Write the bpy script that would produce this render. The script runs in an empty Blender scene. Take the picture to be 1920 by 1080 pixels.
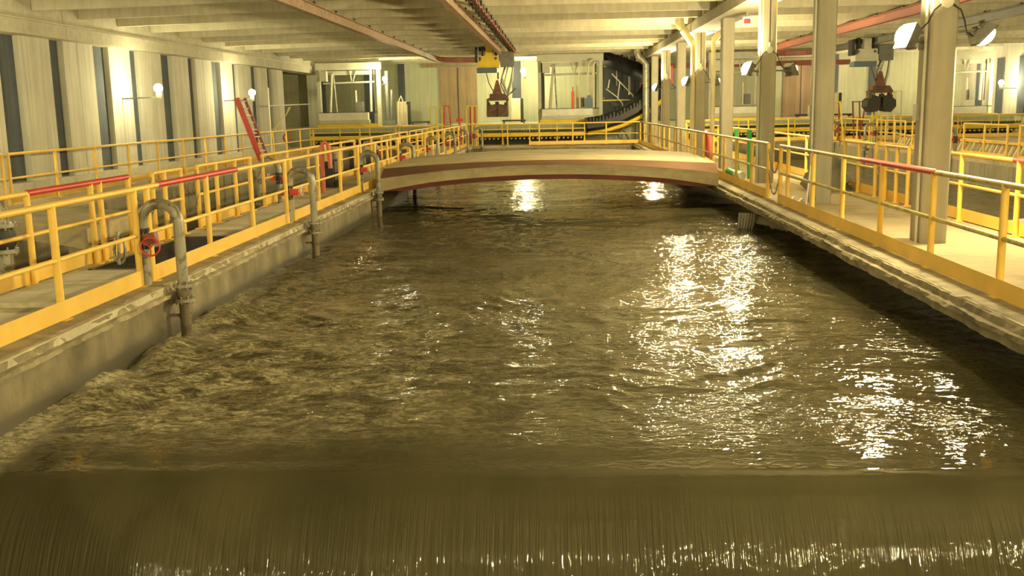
import bpy, math, random
import numpy as np
from mathutils import Vector, Matrix, Euler

random.seed(7)
S = bpy.context.scene
COL = S.collection
PI = math.pi
ORD = ['first', 'second', 'third', 'fourth', 'fifth', 'sixth', 'seventh', 'eighth', 'ninth', 'tenth', 'eleventh',
       'twelfth', 'thirteenth', 'fourteenth', 'fifteenth', 'sixteenth', 'seventeenth', 'eighteenth', 'nineteenth', 'twentieth']

# ------------------------------------------------------------------ view settings
S.view_settings.view_transform = 'Standard'
S.view_settings.look = 'None'
S.view_settings.exposure = 2.3
S.view_settings.gamma = 1.0
S.view_settings.use_curve_mapping = False

# ------------------------------------------------------------------ camera
def make_camera():
    pitch, yaw, roll, f, h = 0.17656, 0.04771, -0.019836, 1888.08, 1.8025
    fw = Vector((-math.sin(yaw) * math.cos(pitch), math.cos(yaw) * math.cos(pitch), -math.sin(pitch)))
    r0 = Vector((math.cos(yaw), math.sin(yaw), 0))
    u0 = r0.cross(fw)
    r = math.cos(roll) * r0 + math.sin(roll) * u0
    u = -math.sin(roll) * r0 + math.cos(roll) * u0
    cam = bpy.data.cameras.new('camera')
    o = bpy.data.objects.new('camera', cam)
    m = Matrix((r, u, -fw)).transposed().to_4x4()
    m.translation = (0, 0, h)
    o.matrix_world = m
    cam.sensor_width = 36
    cam.lens = f / 1920 * 36
    cam.clip_end = 300
    COL.objects.link(o)
    S.camera = o
make_camera()

# ------------------------------------------------------------------ materials
def lin(c):
    def g(v):
        v /= 255.0
        return v / 12.92 if v <= 0.04045 else ((v + 0.055) / 1.055) ** 2.4
    return (g(c[0]), g(c[1]), g(c[2]), 1)

class NT:
    def __init__(s, name):
        s.m = bpy.data.materials.new(name)
        s.m.use_nodes = True
        s.t = s.m.node_tree
        s.b = s.t.nodes['Principled BSDF']
    def n(s, kind, **kw):
        nd = s.t.nodes.new(kind)
        for k, v in kw.items():
            if k in nd.inputs: nd.inputs[k].default_value = v
            else: setattr(nd, k, v)
        return nd
    def l(s, a, b): s.t.links.new(a, b)
    def pos(s, scale=(1, 1, 1)):
        g = s.n('ShaderNodeNewGeometry')
        mp = s.n('ShaderNodeMapping')
        mp.inputs['Scale'].default_value = scale
        s.l(g.outputs['Position'], mp.inputs['Vector'])
        return mp.outputs['Vector']
    def noise(s, vec, scale, detail=4, rough=0.55, dist=0.0):
        nd = s.n('ShaderNodeTexNoise')
        nd.inputs['Scale'].default_value = scale
        nd.inputs['Detail'].default_value = detail
        nd.inputs['Roughness'].default_value = rough
        nd.inputs['Distortion'].default_value = dist
        s.l(vec, nd.inputs['Vector'])
        return nd.outputs['Fac']
    def ramp(s, fac, stops):
        r = s.n('ShaderNodeValToRGB')
        e = r.color_ramp.elements
        while len(e) < len(stops): e.new(0.5)
        for el, (p, c) in zip(e, stops):
            el.position = p
            el.color = c if len(c) == 4 else (*c, 1)
        s.l(fac, r.inputs['Fac'])
        return r.outputs['Color']
    def mix(s, fac, a, b, mode='MIX'):
        m = s.n('ShaderNodeMix', data_type='RGBA', blend_type=mode)
        for sock, v in ((m.inputs[0], fac), (m.inputs[6], a), (m.inputs[7], b)):
            if hasattr(v, 'links'): s.l(v, sock)
            else: sock.default_value = v
        return m.outputs[2]
    def math(s, op, a, b=0.0, clamp=False):
        m = s.n('ShaderNodeMath', operation=op, use_clamp=clamp)
        for sock, v in ((m.inputs[0], a), (m.inputs[1], b)):
            if hasattr(v, 'links'): s.l(v, sock)
            else: sock.default_value = v
        return m.outputs[0]
    def sep(s, vec):
        x = s.n('ShaderNodeSeparateXYZ')
        s.l(vec, x.inputs[0])
        return x.outputs
    def smooth(s, v, lo, hi, a=0.0, b=1.0):
        m = s.n('ShaderNodeMapRange', interpolation_type='SMOOTHSTEP')
        m.inputs[1].default_value = lo; m.inputs[2].default_value = hi
        m.inputs[3].default_value = a; m.inputs[4].default_value = b
        s.l(v, m.inputs[0])
        return m.outputs[0]
    def bump(s, h, strength, dist=0.02, normal=None):
        b = s.n('ShaderNodeBump')
        b.inputs['Strength'].default_value = strength
        b.inputs['Distance'].default_value = dist
        s.l(h, b.inputs['Height'])
        if normal is not None: s.l(normal, b.inputs['Normal'])
        return b.outputs['Normal']

def concrete(name, rgb, var=0.18, scale=1.3, streak=0.25, rough=0.85, bump=0.25, dirt=None, dirt_amt=0.5, vert=True):
    t = NT(name)
    base = lin(rgb)
    p = t.pos()
    n1 = t.noise(p, scale, 6, 0.6)
    n2 = t.noise(t.pos((7, 7, 0.35) if vert else (1.2, 6, 6)), 1.0, 3)
    c1 = t.ramp(n1, [(0.3, tuple(v * (1 - var) for v in base[:3])), (0.7, tuple(min(1, v * (1 + var)) for v in base[:3]))])
    st = t.ramp(n2, [(0.35, (1 - streak,) * 3), (0.65, (1.0,) * 3)])
    c = t.mix(1.0, c1, st, 'MULTIPLY')
    if dirt is not None:
        n3 = t.noise(p, 0.9, 8, 0.7, 0.6)
        f = t.ramp(n3, [(0.5, (0, 0, 0)), (0.68, (dirt_amt,) * 3)])
        c = t.mix(f, c, lin(dirt))
    t.l(c, t.b.inputs['Base Color'])
    t.b.inputs['Roughness'].default_value = rough
    n4 = t.noise(p, 28, 6, 0.7)
    t.l(t.bump(n4, bump, 0.01), t.b.inputs['Normal'])
    return t.m

def paint(name, rgb, rough=0.45, wear=None, wear_amt=0.7, wear_lo=0.62, var=0.1, metal=0.0, scale=6):
    t = NT(name)
    base = lin(rgb)
    p = t.pos()
    n1 = t.noise(p, 2.2, 4)
    c = t.ramp(n1, [(0.3, tuple(v * (1 - var) for v in base[:3])), (0.7, tuple(min(1, v * (1 + var)) for v in base[:3]))])
    if wear is not None:
        n2 = t.noise(p, scale, 8, 0.7, 0.4)
        f = t.ramp(n2, [(wear_lo, (0, 0, 0)), (wear_lo + 0.06, (wear_amt,) * 3)])
        c = t.mix(f, c, lin(wear))
    t.l(c, t.b.inputs['Base Color'])
    t.b.inputs['Roughness'].default_value = rough
    t.b.inputs['Metallic'].default_value = metal
    return t.m

M = {}
M['wall'] = concrete('wall_concrete', (196, 192, 172), 0.10, 0.8, 0.22)
M['recess'] = concrete('recess_dark', (84, 90, 95), 0.2, 1.0, 0.2)
M['ledge'] = concrete('ledge_concrete', (190, 184, 160), 0.10, 0.9, 0.15, vert=False)
M['joist'] = concrete('ceiling_concrete', (190, 183, 156), 0.10, 1.1, 0.16)
M['slab'] = concrete('slab_concrete', (170, 164, 142), 0.12, 1.0, 0.1)
M['column'] = concrete('column_concrete', (162, 155, 132), 0.09, 1.2, 0.16, bump=0.15)
M['floor'] = concrete('walkway_concrete', (186, 170, 134), 0.14, 0.9, 0.10, dirt=(128, 112, 84), dirt_amt=0.6, vert=False)
M['floor_left'] = concrete('left_walkway_concrete', (204, 194, 164), 0.2, 1.6, 0.2, dirt=(120, 108, 82), dirt_amt=0.6, vert=False)
M['curb'] = concrete('curb_concrete', (168, 156, 124), 0.25, 2.2, 0.25, dirt=(84, 74, 54), dirt_amt=0.8, bump=0.7, vert=False)
M['pale_slab'] = concrete('pale_cover_slab', (216, 208, 180), 0.12, 1.4, 0.15, dirt=(160, 148, 116), dirt_amt=0.5, vert=False)
M['dry'] = concrete('channel_side_concrete', (158, 150, 122), 0.14, 1.2, 0.3)
M['bridge'] = concrete('bridge_concrete', (190, 176, 138), 0.14, 1.4, 0.22, dirt=(142, 126, 92), dirt_amt=0.6, vert=False)
M['bridge_brown'] = concrete('bridge_brown_stain', (110, 78, 54), 0.14, 1.2, 0.12, vert=False)
M['bridge_red'] = concrete('bridge_red_stain', (112, 64, 54), 0.16, 1.2, 0.12, vert=False)
M['back'] = concrete('back_wall_panels', (178, 180, 150), 0.10, 0.6, 0.16)
M['door'] = concrete('brown_door', (150, 128, 98), 0.12, 1.0, 0.25)
M['partition'] = concrete('grey_partition', (150, 146, 116), 0.08, 0.8, 0.1)
M['yellow'] = paint('yellow_rail_paint', (236, 194, 88), 0.42, (146, 104, 42), 0.75, 0.66, 0.09)
M['yellow_b'] = paint('yellow_machine_paint', (222, 190, 36), 0.4, (120, 100, 40), 0.6, 0.64, 0.12)
M['lemon'] = paint('lemon_yellow_paint', (226, 208, 84), 0.45)
M['worn'] = paint('worn_yellow_rail', (196, 176, 88), 0.5, (150, 140, 104), 0.8, 0.5, 0.12)
M['red'] = paint('red_paint', (196, 66, 56), 0.4, (150, 92, 70), 0.5, 0.62)
M['red_dull'] = paint('dull_red_paint', (142, 78, 64), 0.5, (120, 84, 66), 0.6, 0.58)
M['grab_red'] = paint('rusty_red_steel', (124, 82, 66), 0.65, (84, 60, 48), 0.7, 0.52, 0.2)
M['rust'] = paint('rusty_steel', (104, 76, 58), 0.7, (70, 52, 42), 0.7, 0.5, 0.2)
M['track'] = paint('track_steel', (158, 128, 98), 0.55, (112, 82, 62), 0.6, 0.52, 0.15)
M['track_red'] = paint('track_red_primer', (146, 88, 72), 0.55, (128, 84, 68), 0.5, 0.56)
M['galv'] = paint('grimy_galvanised_pipe', (156, 152, 134), 0.42, (104, 94, 70), 0.8, 0.52, 0.15, 0.35)
M['pipe_brown'] = paint('brown_grimy_pipe', (118, 106, 82), 0.5, (84, 74, 54), 0.8, 0.52, 0.15, 0.2)
M['steel'] = paint('pale_machine_steel', (192, 190, 168), 0.5, (140, 130, 104), 0.6, 0.6)
M['grey'] = paint('mid_grey_metal', (112, 112, 104), 0.5, (80, 74, 62), 0.6, 0.56)
M['dark'] = paint('dark_grimy_metal', (46, 45, 42), 0.55, (74, 62, 48), 0.6, 0.56)
M['black'] = paint('black_rubber', (26, 26, 26), 0.6)
M['cream'] = paint('cream_cabinet', (214, 200, 166), 0.5)
M['pvc'] = paint('cream_plastic_pipe', (216, 204, 158), 0.4)
M['white'] = paint('white_paint', (226, 222, 204), 0.45, (180, 168, 130), 0.6, 0.6)
M['rope'] = paint('pale_rope', (204, 192, 140), 0.8)
M['green'] = paint('green_hose', (40, 176, 92), 0.45, (60, 130, 84), 0.5, 0.6)
M['pink'] = paint('pink_red_hose', (206, 110, 92), 0.5)
M['orange'] = paint('orange_red_paint', (226, 96, 40), 0.45)
M['blue'] = paint('grey_blue_motor', (92, 108, 118), 0.5)
M['rag'] = paint('sodden_grey_rag', (120, 116, 98), 0.6)
M['exit'] = paint('red_sign_face', (178, 30, 26), 0.4)
M['chain'] = paint('rusty_chain', (150, 124, 74), 0.5, (110, 84, 52), 0.6, 0.5, 0.1, 0.4)

def wet_wall():
    t = NT('wet_channel_wall')
    p = t.pos()
    z = t.sep(p)[2]
    n1 = t.noise(p, 1.6, 7, 0.65)
    n2 = t.noise(t.pos((4, 4, 0.4)), 1.0, 4)
    c = t.ramp(n1, [(0.3, lin((112, 102, 78))[:3]), (0.7, lin((158, 146, 112))[:3])])
    c = t.mix(1.0, c, t.ramp(n2, [(0.35, (0.72,) * 3), (0.65, (1, 1, 1))]), 'MULTIPLY')
    zz = t.math('ADD', z, t.math('MULTIPLY', n1, 0.16))
    wet = t.smooth(zz, -0.42, -0.26, 1.0, 0.0)
    c = t.mix(wet, c, lin((84, 80, 64)))
    t.l(c, t.b.inputs['Base Color'])
    t.l(t.math('SUBTRACT', 0.8, t.math('MULTIPLY', wet, 0.45)), t.b.inputs['Roughness'])
    t.l(t.bump(t.noise(p, 24, 6, 0.7), 0.4, 0.012), t.b.inputs['Normal'])
    return t.m
M['wet'] = wet_wall()

def water_mat(name, foam_side):
    t = NT(name)
    p = t.pos()
    x, y, z = t.sep(p)
    warp = t.noise(t.pos((0.8, 0.5, 0.8)), 1.0, 3)
    silt = t.ramp(warp, [(0.3, lin((62, 58, 39))[:3]), (0.7, lin((80, 75, 51))[:3])])
    # churned-up aerated water along the left wall and in the near half
    fn = t.noise(t.pos((1.2, 2.0, 1.2)), 1.7, 9, 0.72, 1.4)
    fine = t.noise(t.pos((5, 9, 5)), 3.0, 6, 0.7, 0.8)
    f = t.math('MULTIPLY', t.ramp(fn, [(0.42, (0, 0, 0)), (0.58, (1, 1, 1))]), t.ramp(fine, [(0.38, (0, 0, 0)), (0.58, (1, 1, 1))]))
    if foam_side:
        m1 = t.smooth(x, -4.2, 1.6, 1.0, 0.0)
        m2 = t.smooth(y, 17.0, 9.0, 0.0, 1.0)
        m3 = t.smooth(y, 6.6, 7.6, 0.0, 1.0)
        f = t.math('MULTIPLY', f, t.math('MULTIPLY', m1, t.math('MULTIPLY', m2, m3)))
        edge = t.math('MULTIPLY', t.smooth(x, -4.05, -3.75, 1.0, 0.0), m2)
        f = t.math('MAXIMUM', f, t.math('MULTIPLY', edge, t.ramp(fine, [(0.35, (0, 0, 0)), (0.6, (1, 1, 1))])))
    else:
        f = t.math('MULTIPLY', f, 0.2)
    f = t.math('MULTIPLY', f, 1.0, True)
    c = t.mix(f, silt, lin((198, 188, 148)))
    t.l(c, t.b.inputs['Base Color'])
    t.b.inputs['IOR'].default_value = 1.33
    t.l(t.math('ADD', 0.03, t.math('MULTIPLY', f, 0.4)), t.b.inputs['Roughness'])
    rip = t.noise(t.pos((3.6, 7.0, 3.6)), 2.1, 2.2, 0.55, 0.8)
    nrm = t.bump(rip, 0.55, 0.05)
    if foam_side:
        fall = t.smooth(y, 6.35, 5.95, 0.0, 1.0)
        st = t.noise(t.pos((34, 0.8, 0.8)), 1.0, 1.5, 0.5, 0.3)
        st2 = t.noise(t.pos((90, 4.0, 4.0)), 1.0, 1.0, 0.5)
        h = t.math('ADD', st, t.math('MULTIPLY', st2, 0.45))
        b2 = t.n('ShaderNodeBump')
        b2.inputs['Distance'].default_value = 0.014
        t.l(t.math('MULTIPLY', fall, 0.95), b2.inputs['Strength'])
        t.l(h, b2.inputs['Height'])
        quiet = t.n('ShaderNodeBump')
        quiet.inputs['Distance'].default_value = 0.05
        gust = t.noise(t.pos((0.7, 1.5, 0.7)), 1.0, 3, 0.6, 0.5)
        calm = t.math('MULTIPLY', t.smooth(y, 8.0, 22.0, 1.0, 0.75), t.smooth(gust, 0.38, 0.64, 0.22, 1.15))
        t.l(t.math('MULTIPLY', calm, t.math('SUBTRACT', 0.58, t.math('MULTIPLY', t.smooth(y, 7.4, 6.6, 0.0, 1.0), 0.46))), quiet.inputs['Strength'])
        t.l(rip, quiet.inputs['Height'])
        t.l(quiet.outputs['Normal'], b2.inputs['Normal'])
        nrm = b2.outputs['Normal']
    t.l(nrm, t.b.inputs['Normal'])
    return t.m
M['water'] = water_mat('silty_channel_water', True)
M['water_side'] = water_mat('silty_side_water', False)

LAMP = {}
def lamp_mat(name, rgb, strength):
    m = bpy.data.materials.new(name)
    m.use_nodes = True
    t = m.node_tree
    t.nodes.clear()
    e = t.nodes.new('ShaderNodeEmission')
    o = t.nodes.new('ShaderNodeOutputMaterial')
    e.inputs['Color'].default_value = (*rgb, 1)
    e.inputs['Strength'].default_value = strength
    t.links.new(e.outputs[0], o.inputs[0])
    return m
WARM = (1.0, 0.83, 0.44)
NEUT = (1.0, 0.89, 0.50)
LAMP['col'] = lamp_mat('column_lamp_light', WARM, 600)
LAMP['wall'] = lamp_mat('wall_lamp_light', NEUT, 95)
LAMP['near'] = lamp_mat('near_added_light', NEUT, 310)  # for the two fill floodlights added behind the viewpoint
LAMP['back'] = lamp_mat('back_lamp_light', NEUT, 200)
LAMP['far_right_fill'] = lamp_mat('far_right_added_light', (1.0, 0.82, 0.50), 120)  # for the unseen globes added to lift the far right
LAMP['down'] = lamp_mat('walkway_lamp_light', WARM, 270)

# ------------------------------------------------------------------ mesh builder
class MB:
    def __init__(s): s.v = []; s.f = []; s.sm = []
    def add(s, vs, fs, smooth=False):
        k = len(s.v)
        s.v += [tuple(v) for v in vs]
        s.f += [tuple(i + k for i in f) for f in fs]
        s.sm += [smooth] * len(fs)
        return s
    def box(s, a, b):
        x0, x1 = sorted((a[0], b[0])); y0, y1 = sorted((a[1], b[1])); z0, z1 = sorted((a[2], b[2]))
        vs = [(x, y, z) for z in (z0, z1) for y in (y0, y1) for x in (x0, x1)]
        return s.add(vs, [(0, 2, 3, 1), (4, 5, 7, 6), (0, 1, 5, 4), (2, 6, 7, 3), (0, 4, 6, 2), (1, 3, 7, 5)])
    def bar(s, p, q, w, h, up=(0, 0, 1)):
        p, q = Vector(p), Vector(q)
        d = (q - p).normalized()
        u = Vector(up)
        if abs(d.dot(u)) > 0.98: u = Vector((0, 1, 0))
        r = d.cross(u).normalized() * (w / 2)
        u = r.cross(d).normalized() * (h / 2)
        vs = [c + a * r + b * u for c in (p, q) for a, b in ((-1, -1), (1, -1), (1, 1), (-1, 1))]
        return s.add(vs, [(3, 2, 1, 0), (4, 5, 6, 7), (0, 1, 5, 4), (1, 2, 6, 5), (2, 3, 7, 6), (3, 0, 4, 7)])
    def tube(s, pts, r, n=10, caps=True, closed=False):
        pts = [Vector(p) for p in pts]
        rs = r if isinstance(r, (list, tuple)) else [r] * len(pts)
        rings = []
        prev = None
        for i, p in enumerate(pts):
            if closed: d = (pts[(i + 1) % len(pts)] - pts[i - 1])
            else: d = pts[min(i + 1, len(pts) - 1)] - pts[max(i - 1, 0)]
            d.normalize()
            if prev is None:
                u = Vector((0, 0, 1)) if abs(d.z) < 0.9 else Vector((1, 0, 0))
            else: u = prev
            u = (u - d * u.dot(d)).normalized()
            prev = u
            w = d.cross(u)
            rings.append([p + (u * math.cos(a) + w * math.sin(a)) * rs[i] for a in [2 * PI * k / n for k in range(n)]])
        vs = [v for ring in rings for v in ring]
        m = len(pts)
        fs = []
        for i in range(m if closed else m - 1):
            a, b = i * n, ((i + 1) % m) * n
            fs += [(a + k, a + (k + 1) % n, b + (k + 1) % n, b + k) for k in range(n)]
        s.add(vs, fs, True)
        if caps and not closed:
            s.add(rings[0], [tuple(reversed(range(n)))])
            s.add(rings[-1], [tuple(range(n))])
        return s
    def prism(s, poly, axis, a, b):
        """poly: 2D outline in the two other axes, extruded along axis from a to b."""
        def P(u, v, w):
            return {'x': (w, u, v), 'y': (u, w, v), 'z': (u, v, w)}[axis]
        n = len(poly)
        vs = [P(u, v, a) for u, v in poly] + [P(u, v, b) for u, v in poly]
        fs = [tuple(range(n)), tuple(reversed(range(n, 2 * n)))]
        fs += [(i, i + n, (i + 1) % n + n, (i + 1) % n) for i in range(n)]
        return s.add(vs, fs)
    def dome(s, c, r, depth, rings=5, n=18):
        """shallow dome about +X from centre c."""
        vs = [(c[0] + depth, c[1], c[2])]
        for i in range(1, rings + 1):
            a = i / rings * PI / 2
            for k in range(n):
                t = 2 * PI * k / n
                vs.append((c[0] + depth * math.cos(a), c[1] + r * math.sin(a) * math.cos(t), c[2] + r * math.sin(a) * math.sin(t)))
        fs = [(0, 1 + k, 1 + (k + 1) % n) for k in range(n)]
        for i in range(rings - 1):
            a, b = 1 + i * n, 1 + (i + 1) * n
            fs += [(a + k, b + k, b + (k + 1) % n, a + (k + 1) % n) for k in range(n)]
        return s.add(vs, fs, True)
    def build(s, name, m, parent=None, loc=None):
        me = bpy.data.meshes.new(name)
        me.from_pydata(s.v, [], s.f)
        me.polygons.foreach_set('use_smooth', s.sm)
        import bmesh
        bm = bmesh.new(); bm.from_mesh(me)
        bmesh.ops.recalc_face_normals(bm, faces=bm.faces)
        bm.to_mesh(me); bm.free()
        me.materials.append(M[m] if isinstance(m, str) else m)
        o = bpy.data.objects.new(name, me)
        COL.objects.link(o)
        if parent is not None: o.parent = parent
        if loc is not None: o.location = loc
        return o

def tag(o, label, cat, group=None, kind=None):
    o['label'] = label; o['category'] = cat
    if group: o['group'] = group
    if kind: o['kind'] = kind
    return o

def thing(name, label, cat, loc=(0, 0, 0), group=None, rot=(0, 0, 0), kind=None):
    o = bpy.data.objects.new(name, None)
    o.empty_display_size = 0.1
    COL.objects.link(o)
    o.location = loc; o.rotation_euler = rot
    return tag(o, label, cat, group, kind)

def dup(root, loc, label, rot=None):
    r = root.copy(); COL.objects.link(r); r.location = loc
    if rot is not None: r.rotation_euler = rot
    r['label'] = label
    for ch in list(root.children):
        c = ch.copy(); COL.objects.link(c); c.parent = r
        for g in list(ch.children):
            d = g.copy(); COL.objects.link(d); d.parent = c
    return r

def arc(c, r, a0, a1, n, plane):
    """points of an arc; plane(u, v) maps the two in-plane offsets to a 3D offset."""
    out = []
    for i in range(n + 1):
        a = a0 + (a1 - a0) * i / n
        o = plane(r * math.cos(a), r * math.sin(a))
        out.append((c[0] + o[0], c[1] + o[1], c[2] + o[2]))
    return out

# ------------------------------------------------------------------ layout numbers (metres)
XL, XR = -4.20, 3.70          # faces of the main channel
WZ = -0.55                    # water level
YB = 50.0                     # end of the channels
CEIL = 4.47                   # underside of the ceiling beams

def struct(name, mb, m, label, cat):
    o = mb.build(name, m)
    return tag(o, label, cat, None, 'structure')

# ================================================================== SETTING
# floors / walkways are solid slabs whose sides are the channel walls
def slab(name, x0, x1, y0, y1, label, m='floor', z=0.0):
    return struct(name, MB().box((x0, y0, z - 0.12), (x1, y1, z)), m, label, 'floor')
slab('floor', -5.80, XL, -4, YB, 'dusty concrete walkway between the two left railings, beside the main channel', 'floor_left')
slab('floor.001', XR + 0.02, 6.15, -4, YB, 'sandy concrete walkway under the row of columns right of the main channel')
slab('floor.002', -13.6, -10.3, -4, YB, 'concrete walkway along the striped left wall')
slab('floor.003', 12.9, 23.2, -4, YB, 'concrete floor beyond the far side of the right channel')
slab('floor.004', -15.6, 23.2, YB, 60.2, 'low concrete floor under the conveyor at the far end of the hall')
struct('floor.005', MB().box((-15.6, 53.0, 0.0), (23.2, 60.2, 1.0)), 'back', 'raised concrete deck carrying the screen frames at the far end', 'floor')
struct('floor.006', MB().box((-15.6, -4.2, -3.6), (23.3, 60, -3.4)), 'wet', 'channel bed far below the water', 'floor')

def chan_wall(name, x0, x1, label, m='wet'):
    return struct(name, MB().box((x0, -4, -3.5), (x1, YB, -0.121)), m, label, 'channel wall')
chan_wall('wall_main_channel_left', -5.78, XL - 0.01, 'stained concrete side wall of the main channel, left of the water')
chan_wall('wall_main_channel_right', 4.32, 6.13, 'dark wet side wall of the main channel under the right walkway')
chan_wall('wall_left_channel', -13.6, -10.3, 'concrete wall on the far side of the left channel', 'dry')
struct('trim_lit_edge', MB().box((-10.32, -4, -0.06), (-10.24, YB, 0.02)), 'white', 'white strip painting the lit edge along the far side of the left channel', 'edge strip')  # white strip stands in for light catching the wall's top edge
chan_wall('wall_right_channel', 12.9, 23.2, 'concrete wall on the far side of the right channel', 'dry')
struct('wall_channel_end', MB().box((-15.6, YB - 0.2, -3.5), (23.2, YB + 3, -0.121)), 'wet', 'concrete end wall closing the channels below the far railing', 'channel wall')

# crumbling curbs along the main channel
def curb(name, x0, x1, side, label):
    """weathered curb edge: stepped profile with a noisy front, side = +1 right of the water, -1 left."""
    ys = np.concatenate([np.arange(4, 30, 0.11), np.arange(30, YB, 0.5), [YB]])
    rng = np.random.RandomState(5 if side > 0 else 9)
    prof = [(0.30, 0.012), (0.06, 0.010), (0.0, -0.015), (0.0, -0.075), (-0.05, -0.085), (-0.055, -0.125), (0.02, -0.14), (0.03, -0.24), (0.32, -0.24)]
    vs, fs = [], []
    n = len(prof)
    slow = np.cumsum(rng.normal(0, 0.005, (len(ys), 3)), axis=0)
    slow -= np.array([np.convolve(slow[:, k], np.ones(31) / 31, 'same') for k in range(3)]).T
    for i, yy in enumerate(ys):
        for k, (a, b) in enumerate(prof):
            j = (1 if 0 < k < n - 1 else 0)
            dx = j * (rng.normal(0, 0.006) + slow[i, k % 3])
            dz = j * (rng.normal(0, 0.004) + 0.3 * slow[i, (k + 1) % 3])
            vs.append((x0 + side * (a + dx), yy, b + dz))
    for i in range(len(ys) - 1):
        for k in range(n - 1):
            a = i * n + k
            fs.append((a, a + 1, a + 1 + n, a + n))
    mb = MB(); mb.add(vs, fs)
    return struct(name, mb, 'curb', label, 'curb')
curb('trim_curb_right', XR, 0, 1, 'crumbling concrete curb along the right edge of the main channel')
curb('trim_curb_left', XL, 0, -1, 'crumbling concrete curb along the left edge of the main channel')

# left wall: panels with dark slots between
WL = -13.3
struct('wall_left', MB().box((-14.0, -4, -0.1), (-13.47, 49.4, 5.3)), 'recess', 'dark back face of the left wall seen in the slots between its panels', 'wall')
def left_panels():
    edges = []
    y = 24.05 - 2.52 * 11
    k = 1
    while y < 49:
        w = 1.02 if k % 2 == 0 else 0.74
        edges.append((y, y + w)); y += 2.52; k += 1
    prev = -4.0
    i = 0
    for a, b in edges + [(49.4, 49.4)]:
        a = max(a, -4)
        if a - prev > 0.2 and a > 12:
            mb = MB().box((-13.6, prev, 0.0), (WL, a, 3.9))
            rib = prev + 0.45 * (a - prev)
            mb.box((WL - 0.01, rib, 0.0), (WL + 0.008, a - 0.02, 3.9))
            o = struct('wall_panel' if i == 0 else 'wall_panel.%03d' % i, mb, 'wall',
                       'tall pale concrete panel of the left wall, %s one counted from the left edge of the view' % (ORD[i] if i < 20 else 'far'), 'wall panel')
            i += 1
        elif a - prev > 0.2:
            struct('wall_panel_near', MB().box((-13.6, prev, 0), (WL, a, 3.9)), 'wall', 'concrete panel of the left wall outside the view', 'wall panel')
        prev = b
left_panels()
struct('trim_wall_base', MB().box((-13.58, -4, 0), (-13.18, 49.4, 0.22)), 'ledge', 'low concrete kerb at the foot of the striped left wall', 'kerb')
# corbel beam along the top of the left wall, in lengths with open joints
ly = [-4, 6.6, 16.8, 26.8, 33.0, 39.4, 45.6, 51.5, 57.0]
for i in range(len(ly) - 1):
    mb = MB()
    a, b = ly[i] + 0.012, ly[i + 1] - 0.012
    mb.prism([(-13.7, 3.82), (-12.92, 3.82), (-12.92, 4.16), (-12.99, 4.20), (-12.99, 5.2), (-13.7, 5.2)], 'y', a, b)
    struct('ledge_beam' if i == 0 else 'ledge_beam.%03d' % i, mb, 'ledge', 'concrete bearer beam on top of the left wall, %s length from the near end' % ORD[i], 'beam')
mb = MB()
mb.tube([(-12.96, 12, 4.19), (-12.96, 57, 4.19)], 0.016, 6)
tag(mb.build('conduit', 'white'), 'thin pale conduit running along the bearer beam over the left wall', 'conduit')

# recess at the far left corner
struct('wall_corner', MB().box((-15.6, 49.4, -0.1), (-15.4, 60, 5.3)), 'wall', 'side wall of the recess at the far left corner', 'wall')
struct('wall_corner_return', MB().box((-15.6, 49.2, -0.1), (-13.3, 49.4, 5.3)), 'wall', 'end face of the striped left wall', 'wall')
struct('wall_partition', MB().box((-15.4, 57.0, 1.0), (-13.85, 57.15, 4.05)), 'partition', 'flat grey partition panel in the far left corner', 'partition')
struct('wall_pilaster', MB().box((-13.9, 56.6, 1.0), (-12.95, 57.2, 4.9)), 'wall', 'pale concrete pier left of the left screen frame', 'pier')
# far, right and near walls
struct('wall_back', MB().box((-15.6, 60, -0.1), (23.5, 60.2, 5.3)), 'back', 'greenish concrete wall closing the far end of the hall', 'wall')
struct('wall_right', MB().box((23.2, -4, -0.1), (23.5, 60, 5.3)), 'wall', 'pale wall on the right side of the hall', 'wall')
for i, yy in enumerate((49.3, 51.9, 54.5, 57.1)):
    struct('wall_right_slot' if i == 0 else 'wall_right_slot.%03d' % i, MB().box((23.14, yy, 1.0), (23.22, yy + 0.8, 3.9)), 'recess', 'dark vertical slot in the right wall, %s from the near end' % ORD[i], 'wall slot')
struct('wall_near', MB().box((-15.6, -4.2, -3.5), (23.5, -4, 5.3)), 'wall', 'wall behind the viewpoint', 'wall')
# dark slots and joints on the back wall
for i, (x0, x1, z0, w) in enumerate(((-9.3, -8.92, 1.0, 'above the cream cabinet left of the brown doors'), (-2.6, -2.1, 1.0, 'behind the cabinet and grab'), (-11.3, -10.8, 1.0, 'seen through the left screen frame'), (15.75, 16.15, 1.0, 'just left of the nearest column'), (17.9, 18.3, 1.0, 'hidden by the nearest column'), (20.9, 21.3, 1.0, 'seen through the rightmost screen frame'))):
    struct('wall_back_slot' if i == 0 else 'wall_back_slot.%03d' % i, MB().box((x0, 59.9, z0), (x1, 60.02, 4.65)), 'recess', 'dark vertical slot in the far wall, ' + w, 'wall slot')

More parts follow.
